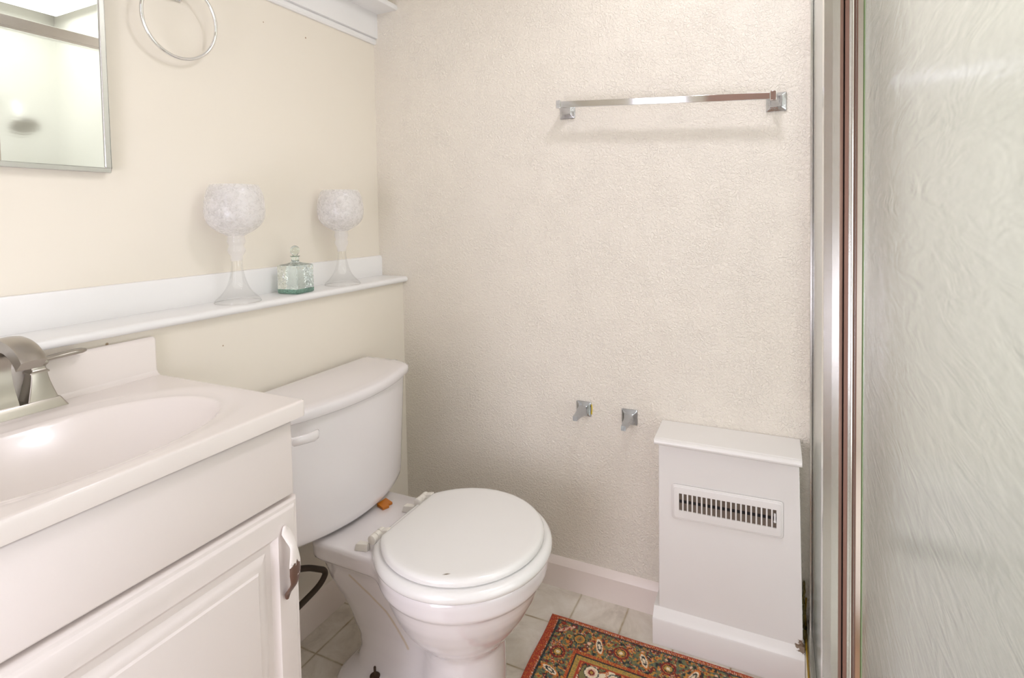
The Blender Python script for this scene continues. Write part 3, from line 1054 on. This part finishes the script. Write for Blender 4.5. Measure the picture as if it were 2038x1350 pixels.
# ------------------------------------------------------------------ vent cover (duct box)
def vent_paint():
    m = Mat('vent_white_paint')
    m.set(Roughness=0.33)
    sp = m.n('ShaderNodeSeparateXYZ'); m.l(m.co(), sp.inputs[0])
    base = m.mix(m.noise(6, 3), lin(236, 232, 227), lin(240, 237, 232))
    # chipped paint at the lower right corner and a few scratches up the edges
    spt = m.spot((1.345 - 1.155, -0.10 + 0.06, 0.098), 0.035, 0.9)
    chip = m.ramp(m.math('MULTIPLY', spt, m.noise(70, 5, 0.7, dist=1.0)), [(0.30, (0, 0, 0, 1)), (0.33, (1, 1, 1, 1))])
    m.l(m.mix(chip, base, lin(132, 112, 92)), m.b.inputs['Base Color'])
    h = m.math('ADD', m.noise(5, 3), m.math('MULTIPLY', m.noise(45, 4), 0.12))
    m.bump(m.math('SUBTRACT', h, chip), 0.25, 0.004)
    return m.m


M['vent'] = vent_paint()
hc = empty('vent_cover', (1.155, -0.06, 0.0))
tag(hc, 'white painted wall box with floor register grille standing beside the shower', 'vent cover')
bm = bmesh.new()
# body with an opening-free front; the register is set on it
hexa(bm, [(0.972, -0.102, 0.078), (1.3475, -0.102, 0.078), (1.3475, -0.001, 0.078), (0.972, -0.001, 0.078)],
     [(0.975, -0.100, 0.589), (1.3375, -0.100, 0.589), (1.3375, -0.001, 0.589), (0.975, -0.001, 0.589)])
finish('box_body', bm, M['vent'], hc, bevel=0.002, seg=2)
pl = [(-0.001, 0.0), (-0.1275, 0.0), (-0.1275, 0.073), (-0.1255, 0.0775), (-0.120, 0.080), (-0.113, 0.086), (-0.107, 0.093), (-0.1025, 0.098), (-0.001, 0.098)]
bm = bmesh.new(); loft(bm, [[(a, u, z) for u, z in pl] for a in (0.9585, 1.3505)])
finish('plinth', bm, M['vent'], hc, angle=35)
pl = [(-0.001, 0.5895), (-0.108, 0.5895), (-0.131, 0.5915), (-0.1355, 0.5945), (-0.1365, 0.5995), (-0.1345, 0.6045), (-0.1290, 0.6075), (-0.125, 0.6075), (-0.123, 0.6095), (-0.001, 0.6165)]
bm = bmesh.new(); loft(bm, [[(0.968 - 0.0, u, z) for u, z in pl], [(1.3435, u, z) for u, z in pl]])
finish('box_lid', bm, M['vent'], hc, bevel=0.0025, seg=2, angle=25)
# register: bevelled frame ring with slots
rx0, rx1, rz0, rz1 = 1.0125, 1.3005, 0.3725, 0.4725
sx0, sx1, sz0, sz1 = 1.0325, 1.2835, 0.4005, 0.4500


def rrect(x0, x1, z0, z1, r, y, tilt=0.0, n=5):
    out = []
    for cx, cz, a0 in ((x1 - r, z0 + r, -90), (x1 - r, z1 - r, 0), (x0 + r, z1 - r, 90), (x0 + r, z0 + r, 180)):
        for k in range(n):
            a = math.radians(a0 + 90 * k / (n - 1))
            X = cx + r * math.cos(a); Z = cz + r * math.sin(a)
            out.append((X, y, Z + (X - rx0) * tilt))
    return out


TI = 0.022
bm = bmesh.new()
loft(bm, [rrect(rx0, rx1, rz0, rz1, 0.008, -0.1015, TI), rrect(rx0, rx1, rz0, rz1, 0.008, -0.1035, TI),
          rrect(rx0 + 0.002, rx1 - 0.002, rz0 + 0.002, rz1 - 0.002, 0.008, -0.1055, TI),
          rrect(rx0 + 0.004, rx1 - 0.004, rz0 + 0.004, rz1 - 0.004, 0.007, -0.1055, TI),
          rrect(rx0 + 0.006, rx1 - 0.006, rz0 + 0.006, rz1 - 0.006, 0.006, -0.1075, TI),
          rrect(sx0, sx1, sz0, sz1, 0.001, -0.1085, TI), rrect(sx0, sx1, sz0, sz1, 0.001, -0.1030, TI)], False, False)
gv = finish('register_grille', bm, M['vent'], hc, angle=35)
ns = 20
pitch = (sx1 - sx0 + 0.0042) / ns
bm = bmesh.new()
for k in range(ns - 1):
    xb = sx0 + pitch * (k + 1) - 0.0042
    zo = (xb - rx0) * TI
    box(bm, xb, xb + 0.0042, -0.1083, -0.1032, sz0 + zo - 0.0005, sz1 + zo + 0.0005)
finish('grille_bars', bm, M['vent'], gv, bevel=0.0006, seg=1)
bm = bmesh.new()
hexa(bm, [(sx0, -0.1031, sz0), (sx1, -0.1031, sz0 + 0.0055), (sx1, -0.1025, sz0 + 0.0055), (sx0, -0.1025, sz0)],
     [(sx0, -0.1031, sz1), (sx1, -0.1031, sz1 + 0.0055), (sx1, -0.1025, sz1 + 0.0055), (sx0, -0.1025, sz1)])
finish('duct_dark_sheet', bm, M['black'], gv)  # thin black sheet on the closed front stands for the shade inside the duct
for a, b in ((0.0, 0.42), (0.60, 1.0)):
    bm = bmesh.new()
    za = sz0 + (sz1 - sz0) * a; zb = sz0 + (sz1 - sz0) * b
    ya, yb = (-0.1050, -0.1036) if a == 0 else (-0.1036, -0.1050)
    hexa(bm, [(sx0, ya, za), (sx1, ya, za + 0.0055), (sx1, ya + 0.0004, za + 0.0055), (sx0, ya + 0.0004, za)],
         [(sx0, yb, zb), (sx1, yb, zb + 0.0055), (sx1, yb + 0.0004, zb + 0.0055), (sx0, yb + 0.0004, zb)])
    finish('damper', bm, M['brown_dark'], gv)
bm = bmesh.new()
box(bm, sx1 - 0.006, sx1 - 0.0015, -0.110, -0.1055, 0.424, 0.446)
bmesh.ops.create_uvsphere(bm, u_segments=12, v_segments=8, radius=0.0032, matrix=Matrix.Translation((sx1 - 0.0038, -0.111, 0.425)))
finish('damper_lever', bm, M['white_paint'], gv, bevel=0.001)

# ------------------------------------------------------------------ toilet
TY = -0.507
to = empty('toilet', (0.42, TY, 0.0))
tag(to, 'white two-piece toilet with closed lid standing beside the vanity', 'toilet')


def sec(z, cc, R, x0, x1, hw, k=0.028, n=96, rb=0.05):
    ox = 0.42
    def f(x, y):
        d1 = math.hypot(x - cc, y) - R
        bx, by = (x0 + x1) / 2, 0
        r = min(rb, hw * 0.8)
        qx, qy = abs(x - bx) - (x1 - x0) / 2 + r, abs(y) - hw + r
        d2 = math.hypot(max(qx, 0), max(qy, 0)) + min(max(qx, qy), 0) - r
        h = max(k - abs(d1 - d2), 0) / k
        return min(d1, d2) - h * h * k * 0.25
    pts = []
    for i in range(n):
        a = 2 * math.pi * i / n
        lo, hi = 0.0, 0.6
        # march outwards so the outermost crossing of a star-shaped outline is found
        for _ in range(34):
            mid = (lo + hi) / 2
            if f(ox + mid * math.cos(a), mid * math.sin(a)) < 0: lo = mid
            else: hi = mid
        pts.append((ox + lo * math.cos(a), TY + lo * math.sin(a), z))
    return pts


S = [(0.000, 0.545, 0.114, 0.205, 0.50, 0.128), (0.022, 0.545, 0.114, 0.207, 0.50, 0.126), (0.034, 0.546, 0.113, 0.213, 0.50, 0.119),
     (0.040, 0.548, 0.112, 0.222, 0.50, 0.104), (0.050, 0.550, 0.110, 0.235, 0.50, 0.075), (0.080, 0.553, 0.108, 0.236, 0.50, 0.058), (0.110, 0.556, 0.105, 0.232, 0.50, 0.055),
     (0.135, 0.558, 0.103, 0.216, 0.50, 0.055), (0.165, 0.558, 0.103, 0.205, 0.50, 0.060), (0.185, 0.556, 0.107, 0.196, 0.50, 0.064), (0.200, 0.554, 0.118, 0.189, 0.50, 0.067), (0.220, 0.552, 0.137, 0.181, 0.50, 0.072), (0.245, 0.552, 0.156, 0.168, 0.45, 0.079),
     (0.275, 0.553, 0.174, 0.155, 0.45, 0.087), (0.310, 0.555, 0.190, 0.148, 0.45, 0.096), (0.334, 0.556, 0.198, 0.148, 0.45, 0.106), (0.346, 0.556, 0.201, 0.150, 0.45, 0.116), (0.353, 0.557, 0.204, 0.152, 0.45, 0.126),
     (0.360, 0.557, 0.2125, 0.154, 0.45, 0.140), (0.368, 0.557, 0.2158, 0.156, 0.45, 0.145), (0.398, 0.557, 0.2175, 0.158, 0.45, 0.148), (0.406, 0.557, 0.2155, 0.161, 0.45, 0.146), (0.410, 0.557, 0.210, 0.166, 0.45, 0.141)]


def toilet_mat():
    m = Mat('stained_porcelain')
    m.set(Roughness=0.1)
    m.b.inputs['Coat Weight'].default_value = 0.6
    m.b.inputs['Coat Roughness'].default_value = 0.06
    base = m.mix(m.noise(5, 2), lin(236, 230, 229), lin(240, 235, 234))
    # a thin old yellow run down the side
    pts = [(0.262, 0.305), (0.318, 0.262), (0.362, 0.222), (0.388, 0.178), (0.415, 0.128)]
    sp = m.n('ShaderNodeSeparateXYZ'); m.l(m.co(), sp.inputs[0])
    x = m.math('ADD', sp.outputs['X'], 0.42)
    z = sp.outputs['Z']
    best = None
    for (x0, z0), (x1, z1) in zip(pts, pts[1:]):
        L2 = (x1 - x0) ** 2 + (z1 - z0) ** 2
        px = m.math('SUBTRACT', x, x0); pz = m.math('SUBTRACT', z, z0)
        t = m.math('DIVIDE', m.math('ADD', m.math('MULTIPLY', px, x1 - x0), m.math('MULTIPLY', pz, z1 - z0)), L2)
        t = m.math('MINIMUM', m.math('MAXIMUM', t, 0.0), 1.0)
        ex = m.math('SUBTRACT', px, m.math('MULTIPLY', t, x1 - x0)); ez = m.math('SUBTRACT', pz, m.math('MULTIPLY', t, z1 - z0))
        d = m.math('SQRT', m.math('ADD', m.math('MULTIPLY', ex, ex), m.math('MULTIPLY', ez, ez)))
        best = d if best is None else m.math('MINIMUM', best, d)
    f = m.ramp(m.math('ADD', best, m.math('MULTIPLY', m.noise(60, 3), 0.003)), [(0.0028, (0.75, 0.75, 0.75, 1)), (0.0055, (0, 0, 0, 1))])
    side = m.math('LESS_THAN', sp.outputs['Y'], 0.0)
    m.l(m.mix(m.math('MULTIPLY', f, side), base, lin(205, 180, 135)), m.b.inputs['Base Color'])
    return m.m


bm = bmesh.new()
fine = []
for a, b in zip(S, S[1:]):
    k = max(1, int(round((b[0] - a[0]) / 0.008)))
    for s in range(k):
        t = s / k
        fine.append(tuple(a[i] + (b[i] - a[i]) * t for i in range(6)))
fine.append(S[-1])
loft(bm, [sec(*q) for q in fine], True, True)
for v in bm.verts:  # ease the trapway into the side of the bowl
    pass
finish('bowl', bm, toilet_mat(), to, angle=50)

# seat ring and lid
def disc(bm, cx, R, xc, layers, n=120):
    rings = []
    for z, ins in layers:
        r = R - ins
        ring = []
        for i in range(n):
            a = 2 * math.pi * i / n
            x, y = cx + r * math.cos(a), TY + r * math.sin(a)
            xm = xc + ins
            if x < xm:
                # cut straight at the back
                s = (cx - xm) / max(cx - x, 1e-6)
                x = xm; y = TY + r * math.sin(a) * (1.0 if abs(math.sin(a)) < 0.2 else min(1.0, 1.0))
            ring.append((x, y, z))
        rings.append(ring)
    loft(bm, rings)


bm = bmesh.new()
disc(bm, 0.5585, 0.2265, 0.352, [(0.4105, 0.010), (0.4120, 0.004), (0.4160, 0.0008), (0.4215, 0.0), (0.4270, 0.0015), (0.4320, 0.005), (0.4350, 0.010), (0.4358, 0.016)])
finish('seat', bm, M['seat_paint'], to, angle=50)


def lid_mat():
    m = Mat('lid_enamel')
    m.set(Roughness=0.16)
    m.b.inputs['Coat Weight'].default_value = 0.5
    m.b.inputs['Coat Roughness'].default_value = 0.08
    base = m.mix(m.noise(5, 2), lin(238, 236, 231), lin(241, 239, 235))
    mp = m.n('ShaderNodeMapping'); m.l(m.co(), mp.inputs['Vector'])
    mp.inputs['Location'].default_value = (-0.200, 0.176, 0.0)
    d = m.n('ShaderNodeVectorMath', operation='MULTIPLY')
    mp2 = m.n('ShaderNodeVectorRotate', rotation_type='Z_AXIS'); m.l(mp.outputs[0], mp2.inputs['Vector'])
    mp2.inputs['Angle'].default_value = math.radians(-35)
    m.l(mp2.outputs[0], d.inputs[0]); d.inputs[1].default_value = (1.0, 3.2, 0.0)
    ln = m.n('ShaderNodeVectorMath', operation='LENGTH'); m.l(d.outputs[0], ln.inputs[0])
    f = m.ramp(m.math('ADD', ln.outputs['Value'], m.math('MULTIPLY', m.noise(200, 2), 0.003)), [(0.0072, (1, 1, 1, 1)), (0.0085, (0, 0, 0, 1))])
    m.l(m.mix(f, base, lin(120, 105, 80)), m.b.inputs['Base Color'])
    m.bump(m.noise(30, 2), 0.05, 0.002)
    return m.m


bm = bmesh.new()
disc(bm, 0.5580, 0.2075, 0.384, [(0.4360, 0.008), (0.4372, 0.003), (0.4420, 0.0), (0.4480, 0.0005), (0.4525, 0.003), (0.4552, 0.007), (0.4565, 0.013), (0.4568, 0.025)])
finish('seat_lid', bm, lid_mat(), to, angle=50)
for yy, s in ((-0.617, -1), (-0.422, 1)):
    bm = bmesh.new()
    yb = yy + 0.022 * 0
    # floor bracket, then knuckle barrel, then leaf onto the lid
    hexa(bm, [(0.318, yy - 0.026, 0.4103), (0.352, yy - 0.018, 0.4103), (0.352, yy - 0.004, 0.4103), (0.318, yy - 0.004, 0.4103)],
         [(0.322, yy - 0.024, 0.428), (0.352, yy - 0.018, 0.430), (0.352, yy - 0.006, 0.430), (0.322, yy - 0.006, 0.428)])
    o = finish('hinge', bm, M['plastic'], to, bevel=0.001)
    bm = bmesh.new()
    for q in range(3):
        y0 = yy - 0.012 + q * 0.0155
        ring = []
        for rr_, yq in ((0.0105, y0), (0.0118, y0 + 0.001), (0.0118, y0 + 0.0140), (0.0105, y0 + 0.0150)):
            ring.append([(0.362 + rr_ * math.cos(2 * math.pi * i / 24), yq, 0.4395 + rr_ * math.sin(2 * math.pi * i / 24)) for i in range(24)])
        loft(bm, ring)
    finish('knuckle', bm, M['plastic'], o)
    bm = bmesh.new()
    hexa(bm, [(0.366, yy + 0.016, 0.4370), (0.392, yy + 0.018, 0.4370), (0.392, yy + 0.034, 0.4370), (0.366, yy + 0.034, 0.4370)],
         [(0.366, yy + 0.016, 0.4500), (0.388, yy + 0.018, 0.4560), (0.388, yy + 0.034, 0.4560), (0.366, yy + 0.034, 0.4500)])
    finish('leaf', bm, M['plastic'], o, bevel=0.001)


def tank_outline(hw, xs_, xf, z, n=40, xb=0.013, r=0.02, cy=TY, skew=0.0):
    """plan outline: straight back, short sides, bowed front"""
    out = [(xb, cy + hw - 0.008, z), (xb + 0.002, cy + hw - 0.002, z), (xb + 0.008, cy + hw, z), (xs_ * 0.4, cy + hw, z), (xs_ * 0.75, cy + hw, z)]
    out2 = []
    for i in range(n + 1):
        t = -1 + 2 * i / n
        tt = math.copysign(abs(t) ** 0.86, t)
        y = -hw * tt
        x = xs_ + (xf - xs_) * (1 - abs(tt) ** 2.0)
        # round the corner
        e = 1 - abs(tt)
        if e < 0.13:
            q = 1 - e / 0.13
            x -= 0.052 * q * q * q
        out2.append((x, cy + y, z))
    left = [(xs_ * 0.75, cy - hw, z), (xs_ * 0.4, cy - hw, z), (xb + 0.008, cy - hw, z), (xb + 0.002, cy - hw + 0.002, z), (xb, cy - hw + 0.008, z)]
    return out + out2 + left


bm = bmesh.new()
prof = [(0.4205, 0.236, 0.160, 0.230), (0.423, 0.246, 0.168, 0.240), (0.430, 0.252, 0.172, 0.245), (0.445, 0.256, 0.173, 0.246), (0.50, 0.262, 0.172, 0.242), (0.60, 0.272, 0.173, 0.242), (0.70, 0.280, 0.174, 0.242), (0.7455, 0.284, 0.175, 0.242)]
loft(bm, [tank_outline(hw, a, b, z) for z, hw, a, b in prof])
finish('tank', bm, M['porcelain'], to, angle=50)
bm = bmesh.new()
prof = [(0.7460, 0.284, 0.176, 0.243), (0.7470, 0.292, 0.184, 0.252), (0.7505, 0.295, 0.187, 0.255), (0.764, 0.295, 0.187, 0.255), (0.770, 0.2935, 0.1855, 0.2535), (0.7745, 0.289, 0.181, 0.249), (0.7765, 0.282, 0.174, 0.242), (0.7775, 0.262, 0.156, 0.222)]
loft(bm, [tank_outline(hw, a, b, z) for z, hw, a, b in prof])
finish('tank_lid', bm, M['porcelain'], to, angle=50)
bm = bmesh.new(); rings = []
for yq, xq, h, t, dz in ((-0.775, 0.252, 0.010, 0.006, 0.0), (-0.757, 0.262, 0.0115, 0.007, 0.001), (-0.735, 0.270, 0.0115, 0.008, 0.0), (-0.718, 0.272, 0.0125, 0.008, -0.001), (-0.705, 0.269, 0.0115, 0.007, -0.001), (-0.698, 0.265, 0.008, 0.005, 0.0), (-0.695, 0.263, 0.002, 0.002, 0.0)):
    rings.append([(xq + t * math.cos(a), yq, 0.7265 + dz + h * math.sin(a)) for a in [2 * math.pi * j / 20 for j in range(20)]])
loft(bm, rings)
fl = finish('flush_lever', bm, M['porcelain'], to, angle=60)
bm = bmesh.new()
loft(bm, [[(xq, -0.770 + r * math.cos(a), 0.7265 + r * math.sin(a)) for a in [2 * math.pi * j / 20 for j in range(20)]] for xq, r in ((0.18, 0.012), (0.255, 0.012), (0.259, 0.010))])
finish('lever_pivot', bm, M['porcelain'], fl)
# rusty floor bolt standing in the foot
bm = bmesh.new()
bx_, by_ = 0.330, TY - 0.086
lathe(bm, [(0.0, 0.034), (0.013, 0.034), (0.0135, 0.0495), (0.010, 0.052), (0.0, 0.0525)], bx_, by_, 20, False, False)
lathe(bm, [(0.0032, 0.052), (0.0034, 0.071), (0.0026, 0.0735)], bx_, by_, 12, True, True)
fb = finish('floor_bolt', bm, M['rust'], to)
fb['label'] = 'rusty bolt without its cap'
# water hose between wall and tank
bm = bmesh.new()
tube(bm, smooth_path([(0.05, -0.70, 0.290), (0.055, -0.62, 0.270), (0.060, -0.560, 0.246), (0.062, -0.515, 0.216), (0.0622, -0.496, 0.200), (0.0618, -0.494, 0.184), (0.060, -0.520, 0.165), (0.058, -0.585, 0.152), (0.055, -0.66, 0.140)], 8), 0.0085, 14)
hs = finish('water_hose', bm, M['hose'])
tag(hs, 'bent dark brown water hose on the wall behind the toilet', 'hose')
# orange plastic shim tucked under the tank
bm = bmesh.new()
hexa(bm, [(0.232, -0.452, 0.4105), (0.262, -0.462, 0.4105), (0.270, -0.444, 0.4105), (0.262, -0.438, 0.4105), (0.266, -0.424, 0.4105), (0.235, -0.415, 0.4105)],
     [(0.232, -0.452, 0.4195), (0.262, -0.462, 0.4175), (0.270, -0.444, 0.4175), (0.262, -0.438, 0.4175), (0.266, -0.424, 0.4175), (0.235, -0.415, 0.4195)])
sm_ = finish('plastic_shim', bm, M['amber'], bevel=0.0008)
tag(sm_, 'small amber plastic shim wedged under the toilet tank', 'shim')

# ------------------------------------------------------------------ rug
def make_rug():
    x0, x1, y0, y1 = 0.650, 1.338, -0.143, -1.25       # corner at (x0, y0)
    RED = lin(172, 58, 24); DRED = lin(122, 20, 14); GREEN = lin(92, 106, 78); OLIVE = lin(126, 118, 66)
    DARK = lin(28, 30, 28); ORANGE = lin(206, 120, 42); GOLD = lin(192, 150, 60); PINK = lin(232, 188, 158); CREAM_ = lin(240, 222, 190); TEAL = lin(64, 88, 80)
    st = 0.0022
    nx = int((x1 - x0) / st); ny = int((y0 - y1) / st)
    W_, L_ = x1 - x0, y0 - y1
    prims = []   # (cx, cy, rx, ry, ang, [(radius fraction, colour) from outside in])

    def ros(u, v, r, cols): prims.append((u, v, r, r, 0.0, cols))

    def leaf(u, v, a, b, ang, cols): prims.append((u, v, a, b, ang, cols))
    big = [(1.0, DRED), (0.74, ORANGE), (0.64, DARK), (0.48, GOLD), (0.24, CREAM_)]
    big2 = [(1.0, DARK), (0.82, GOLD), (0.66, ORANGE), (0.50, OLIVE), (0.2, DRED)]
    small = [(1.0, DRED), (0.75, DARK), (0.5, ORANGE)]
    dot = [(1.0, DARK), (0.8, ORANGE)]
    dotp = [(1.0, OLIVE), (0.8, PINK)]
    dotg = [(1.0, GOLD), (0.5, RED)]
    lf = [(1.0, ORANGE), (0.78, CREAM_), (0.55, DARK), (0.30, CREAM_)]
    lr = [(1.0, DRED), (0.75, PINK), (0.45, RED), (0.2, PINK)]
    random.seed(3)
    # border motifs run along all four sides (u from the left edge, v from the far edge)
    def side_motifs(length, put):
        s = 0.075
        k = 0
        while s < length - 0.05:
            if k % 2 == 0: put(s, 0.060, 'big2' if k % 4 else 'big')
            else: put(s, 0.060, 'leaf')
            s += 0.072; k += 1
    border = []
    # far side, placed as seen
    ros(0.112, 0.068, 0.0185, big2)
    ros(0.235, 0.068, 0.0225, big)
    leaf(0.172, 0.070, 0.034, 0.0115, math.radians(70), lf)
    leaf(0.064, 0.045, 0.037, 0.0075, math.radians(-38), lr)
    ros(0.136, 0.098, 0.0105, small); ros(0.082, 0.090, 0.0075, dot); ros(0.142, 0.072, 0.007, dotp); ros(0.080, 0.068, 0.0075, dotg); ros(0.060, 0.085, 0.0065, dot)
    ros(0.048, 0.026, 0.008, [(1.0, DRED), (0.5, RED)])
    ros(0.196, 0.055, 0.008, dotg); ros(0.204, 0.078, 0.0085, small); ros(0.150, 0.048, 0.007, dotg); ros(0.186, 0.042, 0.006, dot)
    u = 0.300
    k = 0
    while u < W_ - 0.04:
        if k % 2: ros(u, 0.068, 0.0215, big if k % 4 == 1 else big2)
        else: leaf(u, 0.068, 0.030, 0.011, math.radians(115 if k % 4 else 65), lf)
        ros(u + 0.031, 0.044, 0.0065, dotg); ros(u + 0.030, 0.086, 0.0075, small); ros(u - 0.010, 0.040, 0.005, dotp)
        u += 0.066; k += 1
    # left side
    v = 0.135; k = 0
    while v < L_ - 0.04:
        if k % 2 == 0: ros(0.066, v, 0.0225, big if k % 4 == 0 else big2)
        else: leaf(0.066, v, 0.030, 0.011, math.radians(20 if k % 4 == 1 else -25), lf)
        ros(0.046, v + 0.032, 0.0065, dotg); ros(0.088, v + 0.030, 0.007, small); ros(0.044, v - 0.006, 0.005, dotp)
        v += 0.066; k += 1
    # inner field
    for a in range(9):
        for b in range(14):
            uu, vv = 0.175 + 0.062 * a + (0.03 if b % 2 else 0), 0.165 + 0.066 * b
            if uu < W_ - 0.12 and vv < L_ - 0.12:
                t = (a * 7 + b * 3) % 4
                if t == 0: ros(uu, vv, 0.022, [(1.0, DARK), (0.86, CREAM_), (0.6, PINK), (0.42, DRED), (0.22, GOLD)])
                elif t == 1: leaf(uu, vv, 0.031, 0.014, math.radians(25), [(1.0, DARK), (0.85, CREAM_), (0.5, DARK), (0.35, ORANGE)])
                elif t == 2: leaf(uu, vv, 0.027, 0.013, math.radians(-40), [(1.0, ORANGE), (0.8, RED), (0.45, GOLD)])
                else: ros(uu, vv, 0.018, [(1.0, TEAL), (0.8, CREAM_), (0.5, ORANGE), (0.25, DARK)])
    pre = []
    for (a, b, rx, ry, ang, cols) in prims:
        pre.append((a, b, rx, ry, math.cos(ang), math.sin(ang), max(rx, ry) * 1.15, cols))
    # bin primitives
    cell = 0.04
    bins = {}
    for q in pre:
        for i in range(int((q[0] - q[6]) // cell), int((q[0] + q[6]) // cell) + 1):
            for j in range(int((q[1] - q[6]) // cell), int((q[1] + q[6]) // cell) + 1):
                bins.setdefault((i, j), []).append(q)

    def colour(u, v):
        e = min(u, v, W_ - u, L_ - v)
        jit = noise.noise(Vector((u * 420, v * 420, 3.1)))
        jit2 = noise.noise(Vector((u * 420, v * 420, 9.7)))
        lu, lv = min(u, W_ - u), min(v, L_ - v)
        # edges: left and right bands are wide, far and near ones narrow
        if lu < 0.024 or lv < 0.0085:
            return RED if jit > -0.25 else (DRED if jit < -0.45 else ORANGE)
        if lu < 0.0275 or lv < 0.0165:
            s = (v if lu < 0.0275 else u) * 1000
            return (PINK if jit > 0.05 else ORANGE) if (int(s / 2.6 + jit * 0.8) % 2 == 0) else (RED if jit2 > 0 else DRED)
        if lu < 0.0335 or lv < 0.0215:
            return DARK if jit > -0.2 else TEAL
        u2, v2 = u + jit * 0.0022, v + jit2 * 0.0022
        for q in bins.get((int(u2 // cell), int(v2 // cell)), ()):
            du, dv = u2 - q[0], v2 - q[1]
            a = (du * q[4] + dv * q[5]) / q[2]; b = (-du * q[5] + dv * q[4]) / q[3]
            r = math.sqrt(a * a + b * b)
            if r < 1.0:
                c = None
                for f, cc in q[7]:
                    if r < f: c = cc
                if jit * jit2 > 0.16: c = OLIVE
                return c
        iu, iv = lu, lv
        # inner frame bands
        m = min(iu - 0.106, iv - 0.110)
        if m > 0:
            if m < 0.010: return RED if jit > -0.05 else (ORANGE if jit2 > -0.2 else GOLD)
            if m < 0.014: return DARK
            if m < 0.027: return GOLD if jit > -0.1 else OLIVE
            if m < 0.033: return RED
            t = noise.noise(Vector((u * 42, v * 42, 1.0))) + jit * 0.3
            return CREAM_ if t > 0.12 else (ORANGE if t > 0.0 else (RED if t > -0.12 else (DARK if t > -0.25 else OLIVE)))
        # curling vines over the green ground
        vn = noise.noise(Vector((u * 34, v * 34, 11.0)))
        if abs(vn) < 0.022: return DRED if jit > -0.2 else DARK
        if abs(vn) < 0.050: return ORANGE if jit > -0.1 else PINK
        t = noise.noise(Vector((u * 70, v * 70, 7.0))) + jit * 0.35
        t2 = noise.noise(Vector((u * 110, v * 110, 2.0)))
        if t2 > 0.26: return ORANGE if jit > 0 else GOLD
        if t2 < -0.33: return DRED
        if t > 0.24: return DARK
        if t > -0.02: return GREEN
        if t > -0.30: return OLIVE
        return TEAL

    bm = bmesh.new()
    cl = bm.verts.layers.float_color.new('pile')
    grid = []
    for i in range(nx + 1):
        row = []
        for j in range(ny + 1):
            u = W_ * i / nx; v = L_ * j / ny
            e = min(u, v, W_ - u, L_ - v)
            h = 0.0085 * min(1.0, 0.25 + math.sqrt(max(e, 0) / 0.006)) if e < 0.0034 else 0.0085
            h += 0.0007 * noise.noise(Vector((u * 500, v * 500, 0.0)))
            # slight waviness of the corner / edges
            du = 0.0018 * math.sin(v * 23); dv = 0.0012 * math.sin(u * 17)
            c = colour(u, v)
            vt = bm.verts.new((x0 + u + 0.042 * min(v, 0.4) * (1 - u / W_) + du * max(0, 1 - u / 0.1), y0 - v + dv * max(0, 1 - v / 0.1), h + 0.0004))
            k = 0.86 + 0.22 * (noise.noise(Vector((u * 700, v * 700, 5.0))) + 0.5)
            vt[cl] = (c[0] * k, c[1] * k, c[2] * k, 1)
            row.append(vt)
        grid.append(row)
    for i in range(nx):
        for j in range(ny):
            bm.faces.new((grid[i][j], grid[i][j + 1], grid[i + 1][j + 1], grid[i + 1][j]))
    edge = [grid[i][0] for i in range(nx + 1)] + [grid[nx][j] for j in range(1, ny + 1)] + [grid[i][ny] for i in reversed(range(nx))] + [grid[0][j] for j in reversed(range(1, ny))]
    low = []
    for vt in edge:
        w = bm.verts.new((vt.co.x, vt.co.y, 0.0004)); w[cl] = vt[cl]; low.append(w)
    n = len(edge)
    for i in range(n):
        j = (i + 1) % n
        bm.faces.new((edge[i], edge[j], low[j], low[i]))
    m = Mat('wool_pile')
    m.set(Roughness=0.95)
    at = m.n('ShaderNodeVertexColor'); at.layer_name = 'pile'
    m.l(at.outputs['Color'], m.b.inputs['Base Color'])
    m.b.inputs['Sheen Weight'].default_value = 0.15
    m.bump(m.noise(900, 2), 0.6, 0.002)
    o = finish('patterned_rug', bm, m.m, smooth=True, angle=80, recalc=True)
    tag(o, 'red bordered oriental pattern rug with green and gold flowers on the tiles', 'rug')


make_rug()
